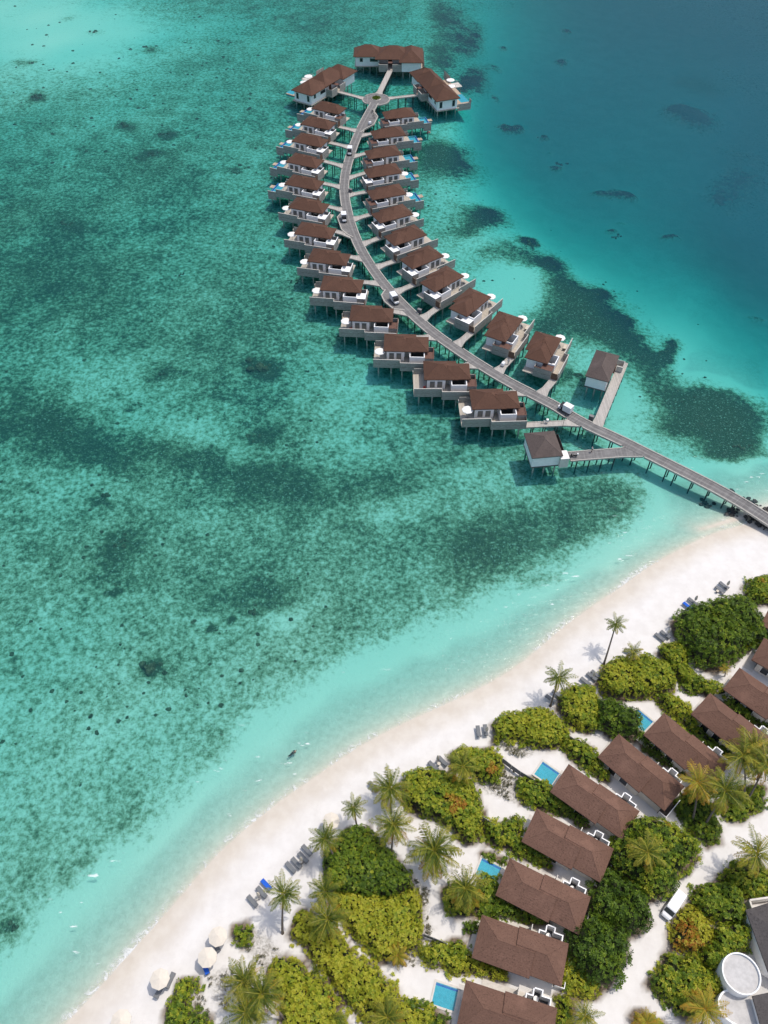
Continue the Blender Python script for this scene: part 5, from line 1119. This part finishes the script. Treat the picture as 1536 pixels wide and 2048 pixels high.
for lab,px,d,k in [
 ('upper grey lounger of the pair highest on the beach',c1(1257,160),g1,'grey'),('lower grey lounger of the pair highest on the beach',c1(1232,187),g1,'grey'),
 ('blue-covered lounger, seaward one of the pair second highest on the beach',c1(1028,290),g2,'blue'),('lounger under a closed parasol beside the upper blue-covered lounger',c1(1060,262),g2,'grey'),
 ('left lounger of the pair at the tip of the large dark thicket',c1(852,487),g2,'grey'),('right lounger of the pair at the tip of the large dark thicket',c1(887,470),g2,'grey'),
 ('lounger half hidden behind the pale palm in the shrub dome',c1(662,582),(17,10),'grey'),
 ('left lounger of three beside the broad shrub dome',c1(383,767),g2,'grey'),('middle lounger of three beside the broad shrub dome',c1(423,736),g2,'grey'),('right lounger of three beside the broad shrub dome',c1(450,722),g2,'grey'),
 ('lounger shaded by the dark green beach palm trunk',c1(163,876),(17,12),'grey'),('lounger close to the shrub behind the dark green beach palm',c1(205,846),(17,12),'grey'),
 ('left lounger of the upright pair standing alone mid beach',c2(457,208),(3,20),'grey'),('right lounger with a towel, of the upright pair alone mid beach',c2(505,200),(3,20),'grey'),
 ('left lounger of the pair beside a closed parasol near the orange patched shrub',c2(155,440),(17,17),'grey'),('right lounger of the pair beside a closed parasol near the orange patched shrub',c2(219,407),(17,17),'grey'),
 ('lounger half hidden under the bushy palm',c4(880,225),(15,17),'grey'),
 ('leftmost lounger in the row of four',c4(372,720),(18,20),'grey'),('second lounger from the left in the row of four',c4(408,693),(18,20),'grey'),('third lounger from the left in the row of four, under a folded parasol',c4(449,659),(18,20),'grey'),('rightmost lounger in the row of four',c4(472,615),(18,20),'grey'),
 ('leftmost lounger near the leaning bare-trunked palm',c4(137,927),(18,21),'grey'),('middle lounger beside a folded parasol near the leaning bare-trunked palm',c4(194,872),(18,21),'grey'),('blue-covered lounger beside the leaning bare-trunked palm',c4(223,827),(16,17),'blue'),
 ('lounger under the lowest fully visible cream parasol, right side',c7(205,462),(-6,13),'grey'),('lounger under the lowest fully visible cream parasol, front side',c7(152,512),(-7,13),'grey'),
 ('blue-covered lounger under the middle cream parasol of the three',c7(385,395),(5,13),'blue'),('lounger under the highest cream parasol of the three',c7(438,282),(6,12),'grey')]:
    lounger(lab,px,d,k)
def parasol(label,px,r,z0,h,mat='canvas_cream',group='open parasols on the beach',panels=8,name='parasol'):
    c=G(*px,z0+h+.25); t=thing(name,label,'parasol',(c[0],c[1],z0),random.uniform(0,.7),group); m=MB(); n=panels
    rim=[(r*math.cos(2*math.pi*i/n),r*math.sin(2*math.pi*i/n)) for i in range(n)]
    m.add([(x,y,h) for x,y in rim]+[(x*.5,y*.5,h+.36*.62) for x,y in rim]+[(0,0,h+.42)]+[(x,y,h-.12) for x,y in rim],
      [(i,(i+1)%n,n+(i+1)%n,n+i) for i in range(n)]+[(n+i,n+(i+1)%n,2*n) for i in range(n)]+[(2*n+1+i,2*n+1+(i+1)%n,(i+1)%n,i) for i in range(n)]); m.build('canopy',mat,t)
    m=MB(); m.cyl(0,0,0,h+.45,.035,6); m.build('pole','beige',t)
    m=MB(); m.cyl(0,0,0,.09,.32,10); m.build('base','grey_frame',t)
    return t
for lab,px in [('cream parasol standing alone beside the thin sparse palm',c4(620,432)),('highest cream parasol of the three at the lower beach',c7(448,236)),('middle cream parasol of the three at the lower beach',c7(394,343)),('lowest fully visible cream parasol of the three at the lower beach',c7(150,454)),('cream parasol cut by the bottom edge of the picture',(241,2040))]:
    parasol(lab,px,1.32,LAND,2.2)
def folded(label,px,dirpx=(0,-14)):
    # folded parasol: slim furled canopy on a pole, sometimes leaning
    b=G(*px,LAND); t=thing('folded_parasol',label,'parasol',(b[0],b[1],LAND),0,'folded parasols between the loungers'); m=MB()
    m.tube([(0,0,1.0),(0,0,1.3),(0,0,2.0),(0,0,2.45)],[.14,.25,.2,.05],8); m.build('canopy','beige',t)
    m=MB(); m.cyl(0,0,0,1.05,.03,6); m.build('pole','grey_frame',t); m=MB(); m.cyl(0,0,0,.09,.3,10); m.build('base','grey_frame',t)
for lab,px in [('folded parasol beside the highest pair of loungers',c1(1268,178)),('folded parasol beside the upper blue-covered lounger',c1(1066,272)),('folded parasol by the loungers at the tip of the dark thicket',c1(897,478)),('folded parasol among the three loungers by the broad shrub dome',c1(425,748)),('folded parasol on the upright pair of loungers mid beach',c2(508,222)),('folded parasol between the loungers near the orange patched shrub',c2(183,412)),('folded parasol in the row of four loungers',c4(440,690)),('folded parasol near the leaning bare-trunked palm',c4(180,905))]:
    folded(lab,px)
for lab,px in [('small white side table by the leftmost lounger near the leaning palm',c4(165,915)),('small white side table in the row of four loungers',c4(435,690)),('small side table below the highest pair of loungers',c1(1213,203)),('small side table by the pair of loungers near the orange patched shrub',c2(192,432))]:
    b=G(*px,LAND); t=thing('side_table',lab,'table',(b[0],b[1],LAND)); m=MB(); m.cyl(0,0,.38,.43,.27,12); m.build('table_top','beige',t); m=MB(); m.cyl(0,0,0,.38,.05,6); m.cyl(0,0,0,.04,.2,10); m.build('leg','grey_frame',t)
# ------------------------------------------------------------------ on the villa decks
for k in VP:
    if k in ('L12','R1','R2','R3','R7'): continue
    x,y=vloc(k,11.35,.55); t=parasol('white parasol on the sea deck of the '+VSH[k],(0,0),1.28,FL,2.3,'canvas','white parasols on the villa decks',8,'deck_parasol'); t.location=(x,y,FL)
dk=None
for k in VP:
    x,y=vloc(k,11.0 if k in POOL else 10.9,-1.15); lab='beige lounge chair on the sea deck of the '+VSH[k]; a=R(VP[k][2])
    if dk is None:
        dk=thing('lounge_chair',lab,'lounge chair',(x,y,FL),a,'lounge chairs on the villa decks'); m=MB(); m.box(-.9,.5,-.36,.36,.22,.36); m.build('seat','beige',dk); m=MB(); m.add([(.5,-.36,.22),(1,-.36,.6),(1,.36,.6),(.5,.36,.22),(.5,-.36,.36),(.95,-.36,.74),(.95,.36,.74),(.5,.36,.36)],[(3,2,1,0),(4,5,6,7),(0,1,5,4),(1,2,6,5),(2,3,7,6),(3,0,4,7)]); m.build('backrest','beige',dk)
        for x_ in (-.8,.35):
            for y_ in (-.33,.27): m=MB(); m.box(x_,x_+.06,y_,y_+.06,0,.22); m.build('leg','grey_frame',dk)
    else: dup(dk,(x,y,FL),a+(math.pi if k[0]=='R' else 0),lab,'lounge chairs on the villa decks')
for k,lab in (('L13','red cushion on the deck of the '+VSH['L13']),('L12','red cushion on the deck of the '+VSH['L12']),('L10','red cushion on the deck of the '+VSH['L10'])):
    x,y=vloc(k,10.3,-1.5 if k=='L13' else .6); m=MB(); m.box(-.28,.28,-.28,.28,.02,.2); m.box(.16,.28,-.28,.28,.2,.5); o=m.build('cushion','red'); o.location=(x,y,FL); tag(o,lab,'cushion')
for m_,pts in ((1,[(7.0,10.0),(12.0,11.8)]),):
    for i,(x,y) in enumerate(pts):
        t=parasol(('outer' if i==0 else 'inner')+' white parasol on the terrace of the large villa left of the round platform',(0,0),1.5,FL,2.4,'canvas','white parasols on the villa decks',8,'deck_parasol'); t.location=(*loc2(h2,x+2,y),FL)
        t=parasol(('outer' if i==0 else 'inner')+' white parasol on the terrace of the large villa right of the round platform',(0,0),1.5,FL,2.4,'canvas','white parasols on the villa decks',8,'deck_parasol'); t.location=(*loc2(h3,x+4.5,y+.2,-1),FL)
# ------------------------------------------------------------------ vehicles on the jetty
def wheel(parent,x,y,r,w=.16):
    m=MB(); n=14
    a=[2*math.pi*i/n for i in range(n)]
    m.add([(x+r*math.cos(t),y-w/2,r+r*math.sin(t)) for t in a]+[(x+r*math.cos(t),y+w/2,r+r*math.sin(t)) for t in a],[tuple(range(n)),tuple(range(n,2*n))[::-1]]+[(i,n+i,n+(i+1)%n,(i+1)%n) for i in range(n)]); o=m.build('wheel','tyre',parent)
    m=MB(); r2=r*.55; s=w/2+.012
    m.add([(x+r2*math.cos(t),y-s,r+r2*math.sin(t)) for t in a]+[(x+r2*math.cos(t),y+s,r+r2*math.sin(t)) for t in a],[tuple(range(n)),tuple(range(n,2*n))[::-1]]+[(i,n+i,n+(i+1)%n,(i+1)%n) for i in range(n)]); m.build('rim','steel',o); return o
def cargo_cart(label,px,ang,scale=1,tall=1.0):
    c=G(*px,FL+.6); t=thing('cargo_buggy',label,'buggy',(c[0],c[1],FL+.012),ang,'white cargo buggies on the jetty'); s=scale
    m=MB(); m.box(-1.7*s,.35*s,-.72*s,.72*s,.5*s,(1.95*s)*tall); m.build('cargo_box','vehicle',t)
    m=MB(); m.box(-1.72*s,-1.70*s,-.02*s,.02*s,.55*s,1.9*s*tall); m.box(-1.725*s,-1.70*s,-.7*s,.7*s,1.1*s,1.14*s); m.build('door_seam','grey_frame',t)
    m=MB(); m.box(-1.65*s,1.25*s,-.66*s,.66*s,.28*s,.5*s); m.build('chassis','black',t)
    m=MB(); m.prism([(.85*s,-.62*s),(1.6*s,-.5*s),(1.6*s,.5*s),(.85*s,.62*s)],.5*s,.92*s); m.build('bonnet','vehicle',t)
    m=MB(); m.box(.42*s,.85*s,-.55*s,.55*s,.5*s,.85*s); m.build('seat','black',t)
    m=MB(); m.box(.36*s,1.15*s,-.64*s,.64*s,1.72*s,1.78*s); m.build('cab_roof','vehicle' if scale>1.05 else 'black',t)
    m=MB(); m.add([(1.22*s,-.58*s,.92*s),(1.22*s,.58*s,.92*s),(1.1*s,.58*s,1.72*s),(1.1*s,-.58*s,1.72*s),(1.18*s,-.58*s,.92*s),(1.18*s,.58*s,.92*s),(1.06*s,.58*s,1.72*s),(1.06*s,-.58*s,1.72*s)],[(0,1,2,3),(7,6,5,4),(0,4,5,1),(3,2,6,7),(0,3,7,4),(1,5,6,2)]); m.build('windscreen','dglass',t)
    for y in (-.6,.6): m=MB(); m.tube([(1.14*s,y*s,.9*s),(1.05*s,y*s,1.74*s)],.03*s,5); m.build('cab_post','black',t)
    for y in (-.36,.36): m=MB(); m.box(1.6*s,1.62*s,(y-.09)*s,(y+.09)*s,.65*s,.8*s); m.build('headlight','canvas',t)
    for x in (-1.1,1.15):
        for y in (-.64,.64): wheel(t,x*s,y*s,.24*s)
    return t
def jang(px1,px2):
    a,b=G(*px1,FL),G(*px2,FL); return math.atan2(b[1]-a[1],b[0]-a[0])
cargo_cart('white box buggy driving between the upper villas, front to the viewer',(699.5,304),jang((702,295),(697,325)),1.0)
cargo_cart('white box buggy with open dark front parked in the upper left passing bay',(688,437),jang((685,420),(690,455)),1.0)
cargo_cart('white box buggy parked in the lower passing bay, white nose to the viewer',(789,600),jang((781,585),(800,612)),1.05)
cargo_cart('tall white box truck near the beach end, its back to the viewer',(1130,818),jang((1150,830),(1105,806)),.98,1.1)
# minibus on the sand road
a_=G(*c6(880,560),LAND+1.9); b_=G(*c6(770,720),LAND+1.2); mb_ang=math.atan2(b_[1]-a_[1],b_[0]-a_[0]); mc=G(*c6(825,640),LAND+1.2)
t=thing('minibus','white minibus driving down the sand road','minibus',(mc[0],mc[1],LAND),mb_ang); t.scale=(.93,.93,.93)
bmb=bmesh.new()
secs=[(-2.25,.80,.45,1.85),(-2.15,.84,.3,1.95),(0,.86,.28,1.98),(.95,.85,.28,1.93),(1.15,.84,.28,1.80)]
rings=[]
for x,w_,z0,z1 in secs:
    pr_=[(-w_,z0),(w_,z0),(w_,1.05),(w_*.93,z1-.12),(w_*.8,z1),(-w_*.8,z1),(-w_*.93,z1-.12),(-w_,1.05)]
    rings.append([bmb.verts.new((x,y,z)) for y,z in pr_])
nose=[(1.65,.80,.28,1.08),(2.1,.72,.3,.98),(2.3,.6,.38,.8)]
for x,w_,z0,z1 in nose:
    pr_=[(-w_,z0),(w_,z0),(w_,(z0+z1)/2),(w_*.98,z1-.06),(w_*.85,z1),(-w_*.85,z1),(-w_*.98,z1-.06),(-w_,(z0+z1)/2)]
    rings.append([bmb.verts.new((x,y,z)) for y,z in pr_])
for i in range(len(rings)-1):
    for k in range(8): bmb.faces.new((rings[i][k],rings[i+1][k],rings[i+1][(k+1)%8],rings[i][(k+1)%8]))
bmb.faces.new(rings[0]); bmb.faces.new(rings[-1][::-1]); bmesh.ops.recalc_face_normals(bmb,faces=bmb.faces)
me=bpy.data.meshes.new('body'); bmb.to_mesh(me); bmb.free(); me.materials.append(mt['vehicle']); o=bpy.data.objects.new('body',me); COL.objects.link(o); o.parent=t
m=MB(); m.add([(1.17,-.70,1.80),(1.17,.70,1.80),(1.66,.74,1.12),(1.66,-.74,1.12),(1.13,-.70,1.76),(1.13,.70,1.76),(1.6,.74,1.08),(1.6,-.74,1.08)],[(0,3,2,1),(4,5,6,7),(0,1,5,4),(2,3,7,6),(1,2,6,5),(3,0,4,7)]); m.build('windscreen','dglass',t)
for s in (-1,1):
    for x0,x1 in ((-1.9,-.75),(-.65,.2),(.3,1.0)):
        m=MB(); y0,y1=s*.868,s*.818; m.add([(x0,y0,1.1),(x1,y0,1.1),(x1,y1,1.7),(x0,y1,1.7),(x0,y0-s*.03,1.1),(x1,y0-s*.03,1.1),(x1,y1-s*.03,1.7),(x0,y1-s*.03,1.7)],[(0,1,2,3),(7,6,5,4),(0,4,5,1),(3,2,6,7),(0,3,7,4),(1,5,6,2)]); m.build('side_window','dglass',t)
    m=MB(); m.box(2.2,2.27,s*.5-.13,s*.5+.13,.62,.76); m.build('headlight','canvas',t)
    m=MB(); m.box(1.25,1.4,s*.98-.08,s*.98+.08,1.1,1.3); m.build('wing_mirror','black',t)
    for x in (-1.4,1.5): wheel(t,x,s*.76,.32,.2)
m=MB(); m.box(2.22,2.32,-.55,.55,.36,.52); m.build('bumper','black',t)
# ------------------------------------------------------------------ bicycles, scooter, trolleys, cabinets
def bicycle(label,px,ang,mat='vehicle',box=False,name='bicycle'):
    c=G(*px,FL+.4); t=thing(name,label,'bicycle',(c[0],c[1],FL),ang,'bicycles on the jetty')
    for x in (-.52,.52):
        m=MB(); n=14; pts=[(x+.31*math.cos(2*math.pi*i/n),0,.33+.31*math.sin(2*math.pi*i/n)) for i in range(n+1)]; m.tube(pts,.028,5); m.tube([(x-.3,0,.33),(x+.3,0,.33)],.008,4); m.tube([(x,0,.03),(x,0,.63)],.008,4); m.build('wheel','tyre',t)
    m=MB(); m.tube([(-.52,0,.33),(-.18,0,.8),(.4,0,.85),(.52,0,.33)],.025,5); m.tube([(-.18,0,.8),(0,0,.3),(.4,0,.85)],.025,5); m.tube([(-.52,0,.33),(0,0,.3)],.02,5); m.build('frame',mat,t)
    m=MB(); m.tube([(.40,-.28,1.02),(.42,0,.98),(.40,.28,1.02)],.02,5); m.tube([(.42,0,.98),(.4,0,.82)],.02,5); m.build('handlebar','black',t)
    m=MB(); m.box(-.32,-.06,-.08,.08,.88,.94); m.build('saddle','black',t)
    m=MB(); 
    if box: m.box(-.78,-.3,-.28,.28,.7,1.12); m.build('rear_box','canvas',t)
    else: m.box(.5,.82,-.18,.18,.72,.96); m.build('basket','beige',t)
    return t
bicycle('white bicycle with rear box on the '+VSH['L13'][:0]+'lowest left-hand villa walkway',o4(900,948),R(184),'vehicle',True)
for i,(x,y,l) in enumerate([(783,570,'upper bicycle parked in the bay below the round platform'),(792,592,'middle bicycle parked in the bay below the round platform'),(800,604,'lower bicycle parked in the bay below the round platform')]):
    bicycle(l,o1(x,y),R(60+15*i),'cap' if i else 'black')
c=G(*o4(1092,1173),FL+.4); t=thing('motor_scooter','black motor scooter parked at the door of the left grey-roofed pavilion','scooter',(c[0],c[1],FL),R(184))
for x in (-.55,.6): wheel(t,x,0,.24,.12)
m=MB(); m.prism([(-.75,-.16),(.1,-.16),(.1,.16),(-.75,.16)],.45,.72); m.box(.05,.4,-.14,.14,.25,.36); m.prism([(.35,-.16),(.55,-.16),(.55,.16),(.35,.16)],.3,.95); m.build('body','black',t)
m=MB(); m.box(-.7,.05,-.13,.13,.72,.8); m.build('seat','grey_frame',t); m=MB(); m.tube([(.42,-.33,1.05),(.48,0,1.0),(.42,.33,1.05)],.022,5); m.build('handlebar','steel',t)
m=MB(); m.box(-.98,-.7,-.16,.16,.72,.98); m.build('top_box','canvas',t)
def trolley(label,px,ang):
    c=G(*px,FL+.4); t=thing('service_trolley',label,'trolley',(c[0],c[1],FL),ang); m=MB(); m.box(-.55,.45,-.35,.35,.25,.85); m.box(-.5,.4,-.3,.3,.85,.98); m.build('body','vehicle',t)
    m=MB(); m.tube([(-.55,-.3,.8),(-.8,-.3,1.0),(-.8,.3,1.0),(-.55,.3,.8)],.02,5); m.build('handle','steel',t)
    for x in (-.4,.32):
        for y in (-.3,.3): m=MB(); m.tube([(x,y-.03,.12),(x,y+.03,.12)],.12,10); m.build('wheel','tyre',t)
trolley('white service trolley on the walkway beside the standing person',o4(622,563),R(60)); trolley('white service trolley in the bay below the round platform',o1(768,652),R(40))
for l,px in (('dark grey cabinet beside the jetty at the foot of the straight pale walkway',o4(1211,918)),('dark grey cabinet at the jetty edge beside the second lowest right walkways',o3(829,389)),('grey cabinet on the right jetty edge near the upper curve',o2(631,213))):
    c=G(*px,FL+.5); t=thing('utility_cabinet',l,'cabinet',(c[0],c[1],FL),R(-30),'utility cabinets along the jetty'); m=MB(); m.box(-.5,.5,-.3,.3,-.3,.95); m.build('body','cabinet',t); m=MB(); m.box(-.55,.55,-.35,.35,.95,1.02); m.build('lid','grey_frame',t); m=MB(); m.box(-.44,.44,-.32,-.3,.0,.85); m.build('door','cabinet',t)
for l,px in (('thin dark marker pole beside the walkway of the '+VSH['L13'],o4(1008,1030)),('thin dark marker pole left of the jetty at its upper bend',o2(617,735))):
    c=G(*px,0); m=MB(); m.cyl(0,0,-3,5.5,.06,6,.04); m.cyl(0,0,5.5,5.8,.12,8,.05); o=m.build('marker_pole','dark'); o.location=(c[0],c[1],0); tag(o,l,'pole')
c=G(*o1(1176,712),.2); t=thing('float_ring','small red float ring on the water by the first right-hand villa','float',(c[0],c[1],.08)); m=MB(); m.tube([(.5*math.cos(a),.5*math.sin(a),0) for a in np.linspace(0,2*math.pi,17)],.16,8); m.build('ring','red',t,True); m=MB(); m.tube([(.62*math.cos(a),.62*math.sin(a),.1) for a in np.linspace(0,2*math.pi,17)],.03,5); m.build('rope','canvas',t)
# ------------------------------------------------------------------ people
def skinned(name,verts,edges,rad,mat,parent,root=0,sub=1):
    me=bpy.data.meshes.new(name); me.from_pydata(verts,edges,[]); o=bpy.data.objects.new(name,me); COL.objects.link(o)
    sk=o.modifiers.new('s','SKIN'); sk.use_smooth_shade=True
    for i,r in enumerate(rad): me.skin_vertices[0].data[i].radius=(r,r)
    me.skin_vertices[0].data[root].use_root=True
    su=o.modifiers.new('u','SUBSURF'); su.levels=sub; su.render_levels=sub
    dg=bpy.context.evaluated_depsgraph_get(); dg.update(); m2=bpy.data.meshes.new_from_object(o.evaluated_get(dg)); o.modifiers.clear(); o.data=m2; bpy.data.meshes.remove(me)
    m2.materials.clear(); m2.materials.append(mt[mat]); o.parent=parent; return o
def person(label,loc,rz,stride=.12,swim=False,top='shirt',legs='trousers'):
    t=thing('person',label,'person',loc,rz,None); s=stride
    J=dict(pel=(0,0,.95),wai=(0,0,1.1),che=(0,0,1.32),nec=(0,0,1.5),hea=(.02,0,1.6),hed=(.02,0,1.72),
      hl=(0,.09,.92),kl=(s*.9,.1,.5),al=(s*.7,.1,.08),tl=(s*.7+.18,.11,.04),hr=(0,-.09,.92),kr=(-s*.2,-.1,.5),ar=(-s*1.5,-.1,.1),tr=(-s*1.5+.17,-.11,.04),
      sl=(0,.18,1.42),el=(-s*.6,.25,1.14),wl=(s*.3,.26,.9),fl=(s*.5,.26,.8),sr=(0,-.18,1.42),er=(s*.6,-.25,1.14),wr=(s*1.3,-.25,.92),fr=(s*1.6,-.25,.83))
    rd=dict(pel=.13,wai=.12,che=.14,nec=.055,hea=.085,hed=.085,hl=.09,kl=.06,al=.042,tl=.035,hr=.09,kr=.06,ar=.042,tr=.035,sl=.06,el=.043,wl=.03,fl=.032,sr=.06,er=.043,wr=.03,fr=.032)
    E=[('pel','wai'),('wai','che'),('che','nec'),('nec','hea'),('hea','hed'),('pel','hl'),('hl','kl'),('kl','al'),('al','tl'),('pel','hr'),('hr','kr'),('kr','ar'),('ar','tr'),('che','sl'),('sl','el'),('el','wl'),('wl','fl'),('che','sr'),('sr','er'),('er','wr'),('wr','fr')]
    def sub(keys,edges,grow,mat,nm):
        ks=list(keys); skinned(nm,[J[k] for k in ks],[(ks.index(a),ks.index(b)) for a,b in edges],[rd[k]+grow for k in ks],mat,t)
    sub(J.keys(),E,0,'skin','body')
    sub(['pel','wai','che','sl','el','sr','er'],[('pel','wai'),('wai','che'),('che','sl'),('sl','el'),('che','sr'),('sr','er')],.02,top,'shirt')
    sub(['pel','hl','kl','al','hr','kr','ar'],[('pel','hl'),('hl','kl'),('kl','al'),('pel','hr'),('hr','kr'),('kr','ar')],.018,legs,'trousers')
    m=MB(); bpts=[(.0,0,1.70),(-.03,0,1.78)]
    sk=skinned('hair',[(-.02,0,1.66),(-.01,0,1.76)],[(0,1)],[.095,.085],'hair',t)
    return t
c=G(*o4(1211,1150),FL); person('person in a white shirt walking on the wide ramp to the left pavilion',(c[0],c[1],FL),R(8))
c=G(*o4(655,562),FL); person('person in pale clothes standing by a white trolley on a walkway',(c[0],c[1],FL),R(70),.03,False,'shirt','beige')
c=G(575.6,1512,0); t=person('snorkeller floating face down in the shallows off the beach',(c[0],c[1],-.3),R(40),.1,True,'black','black'); t.rotation_euler=(0,R(88),R(40))
